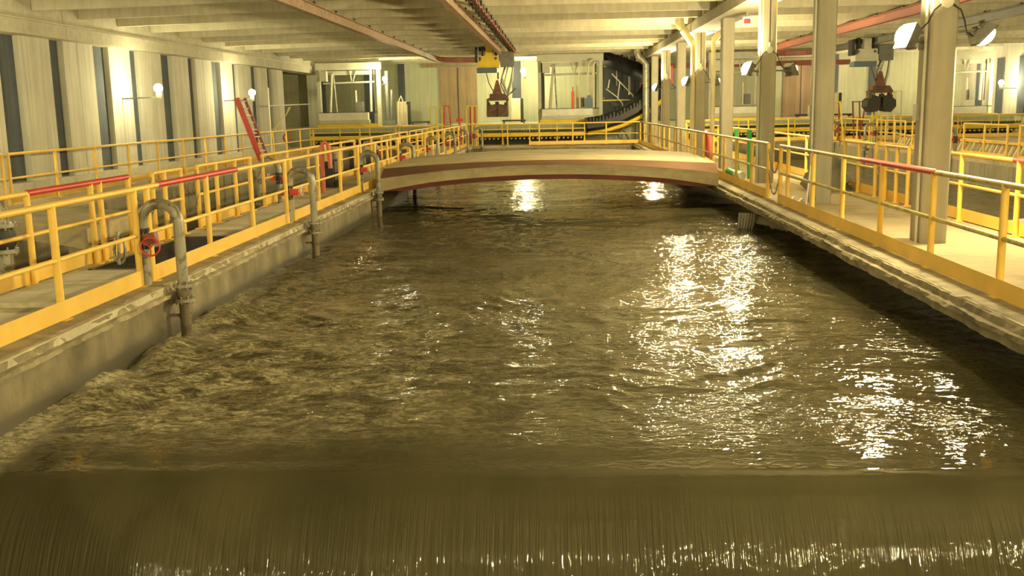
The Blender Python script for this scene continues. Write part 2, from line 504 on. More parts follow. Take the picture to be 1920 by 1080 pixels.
# ceiling slab and cross beams
struct('ceiling', MB().box((-15.6, -4, 5.1), (23.5, 60.2, 5.3)), 'slab', 'concrete roof slab above the cross beams', 'ceiling')
def cross_beams():
    ys = [25.32 + 2.47 * k for k in range(-11, 15)]
    n = len(ys)
    for k, y in enumerate(ys):
        rank = n - 1 - k
        w = 'beam %s from the far wall' % (ORD[rank] if rank < 20 else 'beyond the twentieth')
        # left span: underside dips slightly towards the left wall
        z0, z1, z2 = CEIL - 0.06, CEIL + 0.03, CEIL + 0.03
        prof = []
        vs = []
        for x, z in ((-12.98, z0), (-8.0, z1), (4.55, z2)):
            for yy, zz in ((y - 0.09, z), (y + 0.09, z), (y + 0.14, 5.1), (y - 0.14, 5.1)):
                vs.append((x, yy, zz))
        fs = [(0, 1, 2, 3), (11, 10, 9, 8)]
        for i in range(2):
            a, b = i * 4, i * 4 + 4
            fs += [(a + j, a + (j + 1) % 4, b + (j + 1) % 4, b + j) for j in range(4)]
        mb = MB().add(vs, fs)
        vis = y > 20
        o = struct('ceiling_beam' if k == 0 else 'ceiling_beam.%03d' % (2 * k), mb, 'joist',
                   ('concrete ceiling beam spanning over the main channel, ' + w) if vis else 'concrete ceiling beam over the near end, behind the view', 'ceiling beam')
        o['group'] = 'ceiling beams over the main channel'
        mb = MB().prism([(y - 0.09, z2), (y + 0.09, z2), (y + 0.14, 5.1), (y - 0.14, 5.1)], 'x', 5.05, 23.2)
        o = struct('ceiling_beam.%03d' % (2 * k + 1), mb, 'joist',
                   ('concrete ceiling beam over the right channel behind the columns, ' + w) if vis else 'concrete ceiling beam over the near right end, behind the view', 'ceiling beam')
        o['group'] = 'ceiling beams over the right channel'
cross_beams()

# columns and the ledged beam they carry
COLY = [-2.6, 2.5, 7.8, 13.16, 18.66, 23.61, 29.11, 34.61, 39.81, 45.21, 50.5]
vis_cols = [y for y in COLY if y > 10]
for i, y in enumerate(COLY):
    mb = MB()
    c, w = 0.025, 0.165
    x0, x1, y0, y1 = 4.765 - w, 4.765 + w, y - 0.21, y + 0.21
    mb.prism([(x0 + c, y0), (x1 - c, y0), (x1, y0 + c), (x1, y1 - c), (x1 - c, y1), (x0 + c, y1), (x0, y1 - c), (x0, y0 + c)], 'z', 0.0, 4.145)
    k = i - 3
    lab = ('square concrete column right of the main channel, %s from the viewpoint' % ORD[k]) if k >= 0 else 'square concrete column beside the viewpoint, out of view'
    struct('column' if i == 0 else 'column.%03d' % i, mb, 'column', lab, 'column')
mb = MB().prism([(4.40, 4.15), (5.24, 4.15), (5.24, 4.44), (5.0, 4.44), (5.0, 5.1), (4.62, 5.1), (4.62, 4.44), (4.40, 4.44)], 'y', -4, 58)
struct('beam_over_columns', mb, 'column', 'long ledged concrete beam carried on the row of columns', 'beam')

# ================================================================== WATER
def vnoise(rng, x, y, n=64):
    """smooth periodic value noise"""
    g = rng.rand(n, n)
    xi, yi = np.floor(x).astype(int), np.floor(y).astype(int)
    fx, fy = x - xi, y - yi
    fx = fx * fx * (3 - 2 * fx); fy = fy * fy * (3 - 2 * fy)
    a = g[xi % n, yi % n]; b = g[(xi + 1) % n, yi % n]; c = g[xi % n, (yi + 1) % n]; d = g[(xi + 1) % n, (yi + 1) % n]
    return (a * (1 - fx) + b * fx) * (1 - fy) + (c * (1 - fx) + d * fx) * fy - 0.5

def water(name, x0, x1, y0, y1, nx, dyk, label, main, m, seed, level=WZ):
    rng = np.random.RandomState(seed)
    ys = [y0]
    while ys[-1] < y1: ys.append(ys[-1] + max(0.018, dyk * max(ys[-1], 4.0)))
    ys[-1] = y1
    xs = np.linspace(x0, x1, nx)
    X, Y = np.meshgrid(xs, np.array(ys))
    wx = X + 0.5 * vnoise(rng, X * 0.9, Y * 0.7) * 2
    wy = Y + 0.6 * vnoise(rng, X * 0.8 + 9, Y * 0.6) * 2
    Z = np.zeros_like(X)
    for fx, fy, amp in ((0.35, 0.5, 0.05), (0.8, 1.3, 0.042), (1.6, 2.6, 0.036), (3.2, 5.0, 0.026), (6.0, 9.0, 0.013), (10, 14, 0.006)):
        nz = vnoise(rng, wx * fx + 3.1, wy * fy + 1.7)
        if fx > 1: nz = 0.30 - np.abs(nz) * 1.2      # crested
        Z += amp * nz
    if main:
        amp = np.clip((Y - 6.7) / 1.6, 0.10, 1.0) * np.clip(1.5 - Y / 24.0, 0.5, 1.15)
        side = np.clip((2.2 - X) / 4.0, 0.25, 1.25)
        Z *= amp * (0.65 + 0.75 * side)
        # boiling lumps along the left wall
        boil = np.exp(-((X + 3.95) / 0.28) ** 2) * np.clip((Y - 7) / 1.5, 0, 1) * np.clip((18 - Y) / 4, 0.0, 1)
        Z += boil * (0.20 * np.clip(vnoise(rng, X * 3, Y * 2.6) + 0.2, 0, 1) + 0.03 * vnoise(rng, X * 9, Y * 8))
        d = np.clip(6.42 - Y, 0, None)
        Z -= 1.45 * d ** 2
        Z -= 0.025 * np.clip(7.6 - Y, 0, 1.0) ** 2
        # ropes of falling water
        Z += np.clip((6.3 - Y) / 0.5, 0, 1) * (0.012 * vnoise(rng, X * 7, Y * 0.9) + 0.006 * vnoise(rng, X * 19, Y * 1.3))
    Z += level
    ny = len(ys)
    vs = np.stack([X, Y, Z], -1).reshape(-1, 3)
    idx = np.arange(nx * ny).reshape(ny, nx)
    fs = np.stack([idx[:-1, :-1], idx[:-1, 1:], idx[1:, 1:], idx[1:, :-1]], -1).reshape(-1, 4)
    me = bpy.data.meshes.new(name)
    me.vertices.add(len(vs)); me.vertices.foreach_set('co', vs.ravel())
    me.loops.add(fs.size); me.loops.foreach_set('vertex_index', fs.ravel())
    me.polygons.add(len(fs)); me.polygons.foreach_set('loop_start', np.arange(0, fs.size, 4))
    me.update(calc_edges=True)
    me.polygons.foreach_set('use_smooth', np.ones(len(fs), bool))
    me.materials.append(M[m])
    o = bpy.data.objects.new(name, me)
    COL.objects.link(o)
    return tag(o, label, 'water', None, 'structure')
water('water', XL - 0.02, 4.34, 4.9, YB - 0.2, 340, 0.0032, 'brown churning water of the main channel pouring over a weir in front', True, 'water', 11)
water('water.001', -10.32, -5.77, 0.0, YB - 0.2, 60, 0.014, 'brown water of the left channel behind the left walkway', False, 'water_side', 21, -1.35)
water('water.002', 6.12, 12.92, 0.0, YB - 0.2, 90, 0.012, 'glinting brown water of the right channel beyond the columns', False, 'water_side', 31, -0.82)
struct('weir', MB().prism([(7.4, -3.5), (7.4, -0.95), (6.7, -0.85), (6.2, -1.1), (5.6, -1.75), (4.9, -3.5)], 'x', XL, 4.33), 'wet', 'concrete weir crest under the falling water', 'weir')

# ================================================================== BRIDGES
def bridge(name, x0, x1, y0, y1, zend, label, layered=True, k=1.0):
    """arched concrete deck across a channel: red lower band, tan face, brown sloped band, tan top."""
    cx, hw, w = (x0 + x1) / 2, (x1 - x0) / 2, y1 - y0
    root = thing(name, label, 'bridge', (cx, y0, zend))
    N = 40
    def bot(t):
        return k * (0.28 * (1 - t * t) - 0.05 * max(0.0, (abs(t) - 0.7) / 0.3))
    def tan(t): return 0.245 + k * 0.26 * (1 - t * t)
    def top(t): return (0.47 if layered else 0.30) + k * (0.14 if layered else 0.2) * (1 - t * t)
    def strip(pname, m, rows):
        """rows: (y, z function, end inset)"""
        vs, fs = [], []
        for y, fz, inset in rows:
            for i in range(N + 1):
                t = -1 + 2 * i / N
                vs.append((t * (hw - inset), y, fz(t)))
        for j in range(len(rows) - 1):
            for i in range(N):
                a = j * (N + 1) + i
                fs.append((a, a + 1, a + N + 2, a + N + 1))
        return MB().add(vs, fs).build(pname, m, root)
    vs, fs = [], []
    for i in range(N + 1):
        t = -1 + 2 * i / N
        prof = [(0.0, bot(t)), (0.0, tan(t)), (0.5, top(t) - 0.03), (w - 0.15, top(t) - 0.01), (w, top(t) - 0.1), (w, bot(t)), (0.4, bot(t))]
        vs += [(t * hw, yy, zz) for yy, zz in prof]
    q = 7
    for i in range(N):
        for j in range(q):
            a = i * q + j; b = i * q + (j + 1) % q
            fs.append((a, b, b + q, a + q))
    fs += [tuple(range(q)), tuple(reversed(range(N * q, N * q + q)))]
    MB().add(vs, fs).build('deck', 'bridge', root)
    if k < 0.9:
        for sx in (-1, 1):
            MB().box((sx * (hw - 0.34), 0.15, -2.2), (sx * hw, w - 0.1, bot(0.9))).build('abutment', 'bridge', root)
    if layered:
        strip('brown_band', 'bridge_brown', [(-0.012, lambda t: tan(t) + 0.004, 0.0), (0.30, lambda t: top(t) - 0.01, 0.03), (0.34, lambda t: top(t) - 0.06, 0.03)])['label'] = 'brown sloping band along the upper edge'
        strip('top_ledge', 'bridge', [(0.30, lambda t: top(t) - 0.012, 0.03), (0.42, lambda t: top(t) + 0.02, 0.05), (1.5, lambda t: top(t) + 0.05, 0.06), (1.52, lambda t: top(t) + 0.01, 0.06), (3.1, lambda t: top(t) + 0.05, 0.06), (3.12, lambda t: top(t) + 0.01, 0.06), (4.6, lambda t: top(t) + 0.04, 0.06), (4.62, lambda t: top(t), 0.06), (w - 0.1, lambda t: top(t), 0.08), (w, lambda t: top(t) - 0.2, 0.08)])
        strip('red_band', 'bridge_red', [(0.03, lambda t: bot(t) - 0.11 * min(1.0, (1 - abs(t)) * 6), 0.0), (0.03, lambda t: bot(t) + 0.02, 0.0), (0.2, lambda t: bot(t) + 0.02, 0.0), (0.2, lambda t: bot(t) - 0.11 * min(1.0, (1 - abs(t)) * 6), 0.0), (0.03, lambda t: bot(t) - 0.11 * min(1.0, (1 - abs(t)) * 6), 0.0)])['label'] = 'dark red stained band under the face'
    return root
bridge('arched_bridge', -4.14, 3.68, 23.4, 29.6, 0.0, 'low arched concrete bridge spanning the main channel, banded tan and brown')
bridge('arched_bridge.001', -10.2, -6.05, 12.6, 14.4, 0.14, 'short arched concrete bridge over the left channel, seen through the left railings', False, 0.6)
bridge('arched_bridge.002', 6.3, 12.8, 12.4, 15.0, -0.25, 'tan arched concrete bridge over the right channel at the right edge of the view', False, 1.0)

# ================================================================== RAILINGS
def rail_frame(name, label, p0, p1, posts, ztop=1.04, zmid=0.55, red=None, toes='all', group='yellow guard railings', post_r=0.036, worn=False, toe_h=0.17, base=0.0, side=1):
    """straight railing from p0 to p1 (x, y); posts at distances along it. red = list of (a, b) spans of red top rail."""
    a, b = Vector((*p0, 0)), Vector((*p1, 0))
    Ln = (b - a).length
    d = (b - a) / Ln
    nrm = Vector((-d.y, d.x, 0)) * side
    root = thing(name, label, 'railing', (a.x, a.y, base), group)
    for s in posts:
        p = d * s
        mb = MB().tube([p, p + Vector((0, 0, ztop))], post_r, 10)
        mb.box((p.x - 0.07, p.y - 0.07, 0.0), (p.x + 0.07, p.y + 0.07, 0.016))
        mb.build('post', 'yellow', root)
    rmat = 'worn' if worn else 'yellow'
    def rail(s0, s1, z, m, r, nm):
        return MB().tube([d * s0 + Vector((0, 0, z)), d * s1 + Vector((0, 0, z))], r, 10).build(nm, m, root)
    cuts = sorted(red or [])
    s = 0.0
    for r0, r1 in cuts:
        if r0 - s > 0.05: rail(s, r0, ztop, rmat, 0.030, 'top_rail')
        rail(r0, r1, ztop + 0.004, 'red', 0.035, 'top_rail')['label'] = 'red painted length of top rail'
        s = r1
    if Ln - s > 0.05: rail(s, Ln, ztop, rmat, 0.030, 'top_rail')
    rail(0, Ln, zmid, rmat, 0.024, 'mid_rail')
    spans = [(0, Ln)] if toes == 'all' else toes
    for s0, s1 in spans:
        o = nrm * 0.036
        mb = MB().bar(d * s0 + o + Vector((0, 0, 0.02 + toe_h / 2)), d * s1 + o + Vector((0, 0, 0.02 + toe_h / 2)), 0.008, toe_h)
        mb.build('toe_plate', 'yellow', root)
    return root

NECK_Y = [10.5, 16.45, 22.55, 28.3, 34.1, 39.9, 45.7]
# left railing of the main channel, broken at every gooseneck pipe
def left_main_rail():
    x = -4.46
    marks = [2.2] + NECK_Y + [49.4]
    names = ['before the first gooseneck pipe', 'between first and second gooseneck pipes', 'between second and third gooseneck pipes', 'between third and fourth gooseneck pipes',
             'between fourth and fifth gooseneck pipes', 'between fifth and sixth gooseneck pipes', 'between sixth and seventh gooseneck pipes', 'past the last gooseneck pipe']
    for i in range(len(marks) - 1):
        a = marks[i] + (0.24 if i else 0); b = marks[i + 1] - (0.10 if i < len(marks) - 2 else 0)
        Ln = b - a
        if i == 0: ps = [0.3, 2.1, 3.1 + 0.6, 6.46 - 0.0, Ln]   # near span, one post at y 8.66
        else:
            n = max(2, round(Ln / 1.85))
            ps = [Ln * j / n for j in range(n + 1)]
        red = [(0.30, 3.10)] if i == 1 else None
        o = rail_frame('guardrail' if i == 0 else 'guardrail.%03d' % i, 'yellow guardrail left of the main channel, ' + names[i], (x, a), (x, b), ps, red=red, side=-1)
        # the top rail runs on over the gap in front of the pipe
        if i < len(marks) - 2:
            for z, r in ((1.04, 0.028), (0.55, 0.024)):
                MB().tube([(0, Ln, z), (0, Ln + 0.34, z)], r, 10).build('link_rail', 'yellow', o)
left_main_rail()
gi = [8]
def gname():
    n = 'guardrail.%03d' % gi[0]; gi[0] += 1
    return n
# right railing of the main channel
rail_frame(gname(), 'near yellow guardrail right of the main channel, with a red length of top rail', (4.02, 2.0), (4.02, 18.5),
           [0.4, 2.0, 3.75, 5.5, 7.26, 9.0, 10.74, 12.46, 14.14, 15.9, 16.5], red=[(8.94, 11.6)], worn=True, side=1)
rail_frame(gname(), 'yellow guardrail right of the main channel, past the chain gap and bridge', (4.02, 19.58), (4.02, 49.7),
           [0, 1.66, 3.45] + [5.15 + 1.75 * k for k in range(14)] + [30.1], worn=True, side=1)
# far railing across the end of the main channel
rail_frame(gname(), 'yellow guardrail across the far end of the main channel in front of the conveyor', (-4.0, 49.85), (4.0, 49.85), [0, 1.55, 3.1, 4.74, 6.37, 8.0], toes=[(2.6, 8.0)], side=-1, zmid=0.5)
# left walkway, outer railing (along the left channel) with chained openings
L2 = [((2.5, 13.2), [0.4, 2.2, 4.0, 6.0, 8.1, 9.6, 9.85, 10.7], [(8.1, 10.7)], 'nearest length with a red top rail'),
      ((14.0, 15.1), [0.0, 0.45, 1.1], None, 'short piece after the first chain'),
      ((15.8, 18.6), [0, 0.9, 1.9, 2.8], None, 'second short piece after the first chain'),
      ((19.4, 28.4), [0, 1.8, 3.6, 5.4, 7.2, 9.0], None, 'middle of the left walkway'),
      ((29.2, 38.5), [0, 1.8, 3.6, 5.4, 7.4, 9.3], None, 'towards the far half of the left walkway'),
      ((39.2, 48.6), [0, 1.8, 3.6, 5.4, 7.4, 9.4], None, 'at the far end of the left walkway')]
for (y0, y1), ps, red, w in L2:
    rail_frame(gname(), 'yellow railing beside the left channel, ' + w, (-5.72, y0), (-5.72, y1), ps, ztop=1.0, red=red, side=1, toe_h=0.14)
rail_frame(gname(), 'yellow railing in front of the left wall, near length cut off by the left edge', (-11.5, 10.0), (-11.5, 20.5), [0.2, 2.4, 4.6, 6.8, 8.7, 10.5], ztop=1.06, side=1)
rail_frame(gname(), 'long yellow railing in front of the striped left wall', (-11.5, 20.75), (-11.5, 47.5), [0, 2.0, 4.0, 6.0, 8.0, 10.0, 12.0, 14.0, 16.0, 18.0, 20.0, 22.0, 24.3, 26.75], ztop=1.06, side=1)
rail_frame(gname(), 'yellow railing across the far end of the left channel', (-11.5, 47.6), (-5.9, 47.6), [0, 2.2, 3.9, 5.6], ztop=1.06, toes=[(0, 5.6)], side=-1)
# right walkway, outer railing
R2 = [((2.5, 12.6), [0.3, 2.2, 4.0, 5.8, 7.6, 9.4, 10.1], None, 'nearest the viewpoint'),
      ((12.65, 16.2), [0, 0.85, 2.75, 3.5], [(0.05, 1.0)], 'with a short red top, behind first column'),
      ((17.7, 18.9), [0, 0.6, 1.2], None, 'between first and second columns'),
      ((19.5, 21.6), [0, 1.1, 2.1], None, 'beside the second column'),
      ((23.0, 36.0), [0, 1.9, 3.8, 5.7, 7.6, 9.5, 11.3, 13.0], None, 'between the third and sixth columns'),
      ((36.6, 49.4), [0, 1.9, 3.8, 5.7, 7.6, 9.5, 11.2, 12.8], None, 'at the far end of the right walkway')]
for (y0, y1), ps, red, w in R2:
    rail_frame(gname(), 'yellow railing behind the columns, ' + w, (6.02, y0), (6.02, y1), ps, ztop=1.0, red=red, side=-1)
# railing beyond the right channel
R3 = [((24.0, 29.6), [0, 1.9, 3.8, 5.6], 'by the right edge of the view'), ((30.4, 33.6), [0, 1.6, 3.2], 'beside the gooseneck pipe'),
      ((34.6, 38.4), [0, 1.9, 3.8], 'in the middle'), ((39.2, 42.6), [0, 1.2, 2.3, 3.4], 'beside the second gooseneck'), ((43.6, 49.2), [0, 1.8, 3.7, 5.6], 'farthest')]
for (y0, y1), ps, w in R3:
    rail_frame(gname(), 'yellow railing beyond the right channel, ' + w, (13.15, y0), (13.15, y1), ps, ztop=1.04, side=1)
rail_frame(gname(), 'yellow railing across the far end of the right channel', (6.2, 49.6), (13.0, 49.6), [0, 1.3, 3.0, 4.9, 6.8], ztop=1.07, side=-1)
rail_frame(gname(), 'yellow railing in front of the right screen frame', (13.4, 49.6), (22.8, 49.6), [0, 1.9, 3.8, 5.7, 7.6, 9.4], ztop=1.07, side=-1)

# chains hung across the railing openings
def chain(name, label, p, q, sag, n=18, m='chain'):
    p, q = Vector(p), Vector(q)
    root_pts = []
    for i in range(n + 1):
        t = i / n
        v = p.lerp(q, t); v.z -= sag * 4 * t * (1 - t)
        root_pts.append(v)
    mb = MB()
    for i in range(n):
        a, b = root_pts[i], root_pts[i + 1]
        mid = (a + b) / 2; d = (b - a); ln = d.length * 0.62; d.normalize()
        s = d.cross(Vector((0, 0, 1)) if i % 2 else Vector((1, 0.2, 0.3))).normalized()
        pts = [mid + d * (ln * math.cos(t)) + s * (0.016 * math.sin(t)) for t in [2 * PI * k / 8 for k in range(8)]]
        mb.tube(pts, 0.0055, 5, closed=True)
    o = mb.build(name, m)
    return tag(o, label, 'chain', 'chains across railing gaps')
chain('safety_chain', 'upper chain across the gap in the right railing of the main channel', (4.02, 18.53, 0.95), (4.02, 19.55, 0.95), 0.42)
chain('safety_chain.001', 'lower chain sagging across the gap in the right railing of the main channel', (4.02, 18.53, 0.55), (4.02, 19.55, 0.55), 0.42)
chain('safety_chain.002', 'lower rusty chain drooping in the first gap of the left channel railing', (-5.72, 13.23, 0.5), (-5.72, 13.97, 0.5), 0.25)
chain('safety_chain.003', 'upper rusty chain in the first gap of the left channel railing', (-5.72, 13.23, 0.95), (-5.72, 13.97, 0.95), 0.3)
chain('safety_chain.004', 'upper rusty chain in the second gap of the left channel railing', (-5.72, 15.13, 0.95), (-5.72, 15.77, 0.95), 0.35)
chain('safety_chain.005', 'lower rusty chain in the second gap of the left channel railing', (-5.72, 15.13, 0.55), (-5.72, 15.77, 0.55), 0.3)
chain('safety_chain.006', 'rusty chain in the third gap of the left channel railing', (-5.72, 18.63, 0.95), (-5.72, 19.37, 0.95), 0.35)
chain('safety_chain.007', 'pale rope loop across the gap beside the second column, over the right channel', (6.02, 18.93, 0.95), (6.02, 19.47, 0.6), 0.3, m='rope')

# ================================================================== GOOSENECK PIPES
def gooseneck(name, label, loc, rot=0, wheel='face', group='gooseneck pipes'):
    """local frame: the drop leg at x = +0.40 over the water (+X towards the channel), rising leg at x = 0."""
    root = thing(name, label, 'pipe', loc, group, (0, 0, rot))
    R = 0.2; r = 0.057
    pts = [(0, 0, 0.60)] + arc((0.2, 0, 0.68), R, PI, 0, 14, lambda u, v: (u, 0, v)) + [(0.4, 0, 0.5), (0.4, 0, 0.02)]
    MB().tube(pts, r, 16).build('bend', 'galv', root)
    MB().tube([(0, 0, 0.0), (0, 0, 0.40)], r * 0.98, 16).build('riser', 'galv', root)
    v = MB().tube([(0, 0, 0.40), (0, 0, 0.44)], 0.075, 14).tube([(0, 0, 0.44), (0, 0, 0.48), (0, 0, 0.54), (0, 0, 0.58)], [0.06, 0.078, 0.078, 0.06], 14).tube([(0, 0, 0.58), (0, 0, 0.62)], 0.078, 14)
    valve = v.build('valve', 'dark', root)
    for k in range(6):
        a = 2 * PI * k / 6
        MB().tube([(0.066 * math.cos(a), 0.066 * math.sin(a), 0.39), (0.066 * math.cos(a), 0.066 * math.sin(a), 0.63)], 0.008, 6).build('bolt', 'galv', valve)
    if wheel == 'face':
        hb = MB().bar((0.02, -0.02, 0.5), (0.16, -0.02, 0.52), 0.10, 0.12).build('gearbox', 'red_dull', root)
        w = MB()
        c = Vector((0.14, -0.16, 0.44))
        ax = Vector((0.28, -0.95, 0.1)).normalized()
        s = ax.cross(Vector((0, 0, 1))).normalized(); u = s.cross(ax)
        w.tube([c + (s * math.cos(t) + u * math.sin(t)) * 0.095 for t in [2 * PI * k / 20 for k in range(20)]], 0.010, 8, closed=True)
        for k in range(3):
            t = 2 * PI * k / 3 + 0.5
            w.tube([c, c + (s * math.cos(t) + u * math.sin(t)) * 0.095], 0.007, 6)
        w.tube([c + ax * 0.02, c - ax * 0.13], 0.012, 8)
        w.build('hand_wheel', 'red', root)
    else:
        MB().box((-0.13, -0.07, 0.46), (0.17, 0.05, 0.56)).build('gearbox', 'red', root)
        w = MB()
        c = Vector((0.23, -0.02, 0.53))
        w.tube([c + Vector((0.0, math.cos(t) * 0.07, math.sin(t) * 0.07)) for t in [2 * PI * k / 16 for k in range(16)]], 0.009, 7, closed=True)
        w.tube([c - Vector((0.08, 0, 0)), c], 0.010, 7)
        w.build('hand_wheel', 'white', root)
    for z0 in (0.0, -0.16):
        f = MB().tube([(0.4, 0, z0 - 0.018), (0.4, 0, z0 + 0.018)], 0.112, 20).build('flange', 'galv', root)
        for k in range(8):
            a = 2 * PI * k / 8
            MB().tube([(0.4 + 0.09 * math.cos(a), 0.09 * math.sin(a), z0 - 0.04), (0.4 + 0.09 * math.cos(a), 0.09 * math.sin(a), z0 + 0.045)], 0.009, 6).build('bolt', 'galv', f)
    MB().tube([(0.4, 0, -0.14), (0.4, 0, -0.02)], 0.078, 16).build('coupling', 'pipe_brown', root)
    MB().tube([(0.4, 0, -0.178), (0.4, 0, -0.75)], 0.058, 16).build('drop_pipe', 'pipe_brown', root)
    MB().bar((0.24, 0.0, -0.33), (0.37, 0.0, -0.33), 0.03, 0.03).build('bracket', 'pipe_brown', root)
    MB().tube([(0.4, 0, -0.35), (0.4, 0, -0.31)], 0.068, 14).build('clamp', 'pipe_brown', root)
    MB().bar((0.24, 0, -0.17), (0.34, 0, -0.11), 0.06, 0.1).build('bracket', 'pipe_brown', root)
    return root
nl = ['nearest, with the red hand wheel', 'second, with a red gearbox band', 'third, just before the bridge', 'fourth, beside the bridge', 'fifth from the viewpoint', 'sixth from the viewpoint', 'last one before the far railing']
g0 = gooseneck('gooseneck_pipe', 'grey gooseneck pipe on the left channel edge, ' + nl[0], (-4.44, NECK_Y[0], 0))
g1 = gooseneck('gooseneck_pipe.001', 'grey gooseneck pipe on the left channel edge, ' + nl[1], (-4.44, NECK_Y[1], 0), wheel='side')
for i in range(2, 7):
    dup(g1, (-4.44, NECK_Y[i], 0), 'grey gooseneck pipe on the left channel edge, ' + nl[i])
dup(g1, (-4.05, 49.2, 0), 'grey gooseneck pipe standing at the left end of the far railing')
for i, (y, w) in enumerate(((20.1, 'first seen past the short bridge'), (25.4, 'second past the short bridge'), (31.2, 'third past the short bridge'))):
    dup(g1, (-5.6, y, 0), 'pale gooseneck pipe over the left channel, ' + w, (0, 0, PI))
for i, (x, y, w) in enumerate(((13.0, 47.9, 'farthest one'), (13.0, 42.4, 'beside the hanging grab'), (13.0, 33.9, 'right of the nearest column'))):
    dup(g1, (x, y, 0), 'grey gooseneck pipe on the far side of the right channel, ' + w, (0, 0, PI))

def near_left_pipe():
    root = thing('valve_pipe', 'large flanged valve pipe rising at the left edge of the view beside the left channel', 'pipe', (-6.0, 10.55, 0))
    MB().tube([(0, 0, -1.2), (0, 0, 0.36)], 0.085, 18).build('riser', 'galv', root)
    for z in (0.39, 0.67):
        f = MB().tube([(0, 0, z - 0.022), (0, 0, z + 0.022)], 0.15, 22).build('flange', 'galv', root)
        for k in range(8):
            a = 2 * PI * k / 8
            MB().tube([(0.125 * math.cos(a), 0.125 * math.sin(a), z - 0.05), (0.125 * math.cos(a), 0.125 * math.sin(a), z + 0.05)], 0.011, 6).build('bolt', 'galv', f)
    MB().tube([(0, 0, 0.41), (0, 0, 0.47), (0, 0, 0.58), (0, 0, 0.65)], [0.11, 0.135, 0.135, 0.11], 18).build('valve_body', 'dark', root)
    MB().tube([(0, 0, 0.69)] + arc((-0.24, 0, 0.78), 0.24, 0, PI, 12, lambda u, v: (u, 0, v)) + [(-0.48, 0, -0.7)], 0.085, 18).build('bend', 'galv', root)
near_left_pipe()

# ================================================================== FLOODLIGHTS
def flood(name, label, loc, normal, mount, key, group, r=0.14):
    """local +X is the way the lamp shines; mount = vector (world) from the lamp to the surface it is fixed to."""
    n = Vector(normal).normalized()
    q = n.to_track_quat('X', 'Z')
    root = thing(name, label, 'floodlight', loc, group)
    def place(o):
        o.rotation_euler = q.to_euler()
        return o
    h = MB()
    sec = [(-0.13, 0.09), (-0.11, 0.12), (-0.03, 0.155), (0.0, 0.155)]
    vs, fs = [], []
    for x, w in sec:
        vs += [(x, -w, -w * 0.95), (x, w, -w * 0.95), (x, w, w * 0.95), (x, -w, w * 0.95)]
    for i in range(len(sec) - 1):
        a, b = i * 4, i * 4 + 4
        fs += [(a + j, a + (j + 1) % 4, b + (j + 1) % 4, b + j) for j in range(4)]
    fs += [(0, 1, 2, 3), (15, 14, 13, 12)]
    h.add(vs, fs)
    for zc in (-0.10, 0.0, 0.10): h.box((-0.16, -0.10, zc - 0.012), (-0.12, 0.10, zc + 0.012))
    place(h.build('housing', 'grey', root))
    fr = MB()
    for a in (-1, 1):
        fr.box((0.0, a * 0.15 - 0.01, -0.16), (0.006, a * 0.15 + 0.01, 0.16))
        fr.box((0.0, -0.16, a * 0.15 - 0.01), (0.006, 0.16, a * 0.15 + 0.01))
    place(fr.build('rim', 'dark', root))
    ln = MB().dome((0.002, 0, 0), r, 0.10)
    ln.sm = ln.sm
    place(ln.build('lens', LAMP[key], root))
    mv = Vector(mount)
    y = MB()
    b = n * -0.10
    y.bar(b, mv, 0.035, 0.035)
    md = mv.normalized()
    y.bar(mv - md * 0.02, mv, 0.16, 0.16)
    y.build('bracket', 'grey', root)
    return root
def globe(name, label, loc, mount, key, group, r=0.13):
    root = thing(name, label, 'lamp', loc, group)
    pts = []
    mb = MB()
    n, m = 20, 12
    vs = [(0, 0, r)]
    for j in range(1, m):
        a = PI * j / m
        vs += [(r * math.sin(a) * math.cos(2 * PI * k / n), r * math.sin(a) * math.sin(2 * PI * k / n), r * math.cos(a)) for k in range(n)]
    vs.append((0, 0, -r))
    fs = [(0, 1 + k, 1 + (k + 1) % n) for k in range(n)]
    for j in range(m - 2):
        a, b = 1 + j * n, 1 + (j + 1) * n
        fs += [(a + k, b + k, b + (k + 1) % n, a + (k + 1) % n) for k in range(n)]
    fs += [(len(vs) - 1, 1 + (m - 2) * n + (k + 1) % n, 1 + (m - 2) * n + k) for k in range(n)]
    mb.add(vs, fs, True).build('glass_globe', LAMP[key], root)
    MB().tube([(0, 0, -r + 0.02), (0, 0, -r - 0.06), (0, 0, -r - 0.20)], [0.07, 0.085, 0.075], 14).build('ballast', 'steel', root)
    mv = Vector(mount)
    b = Vector((0, 0, -r - 0.14))
    MB().bar(b, mv, 0.04, 0.04).build('bracket', 'grey', root)
    return root
fl = [0]
gl = [0]
def G(label, loc, mount, key='wall', group='globe lamps on the walls', r=0.13):
    n = 'wall_lamp' if gl[0] == 0 else 'wall_lamp.%03d' % gl[0]
    gl[0] += 1
    return globe(n, label, loc, mount, key, group, r)
def F(label, loc, normal, mount, key='col', group='floodlights on the columns', r=0.14):
    n = 'mounted_floodlight' if fl[0] == 0 else 'mounted_floodlight.%03d' % fl[0]
    fl[0] += 1
    return flood(n, label, loc, normal, mount, key, group, r)
for k, (yc, w) in enumerate(((COLY[1], 'behind the viewpoint'), (COLY[3], 'on the first column'), (COLY[5], 'on the third column'), (COLY[7], 'on the fifth column'), (COLY[9], 'on the seventh column, farthest'))):
    F('glaring floodlight facing the main channel, ' + w, (4.25, yc - 0.32, 2.58), (-0.90, -0.16, 0.41), (0.35, 0.28, -0.08))
    if k == 1:
        F('dark floodlight tilted downward on the right side of the first column', (5.32, yc - 0.02, 2.58), (0.70, -0.05, -0.68), (-0.39, 0.02, 0.05), 'down')
    else:
        F('dark tilted floodlight on the right side of the ' + {0: 'column behind the viewpoint', 2: 'third column', 3: 'fifth column', 4: 'seventh column'}[k],
          (5.32, yc - 0.02, 2.56), (0.80, 0.44, 0.40), (-0.39, 0.02, -0.03))
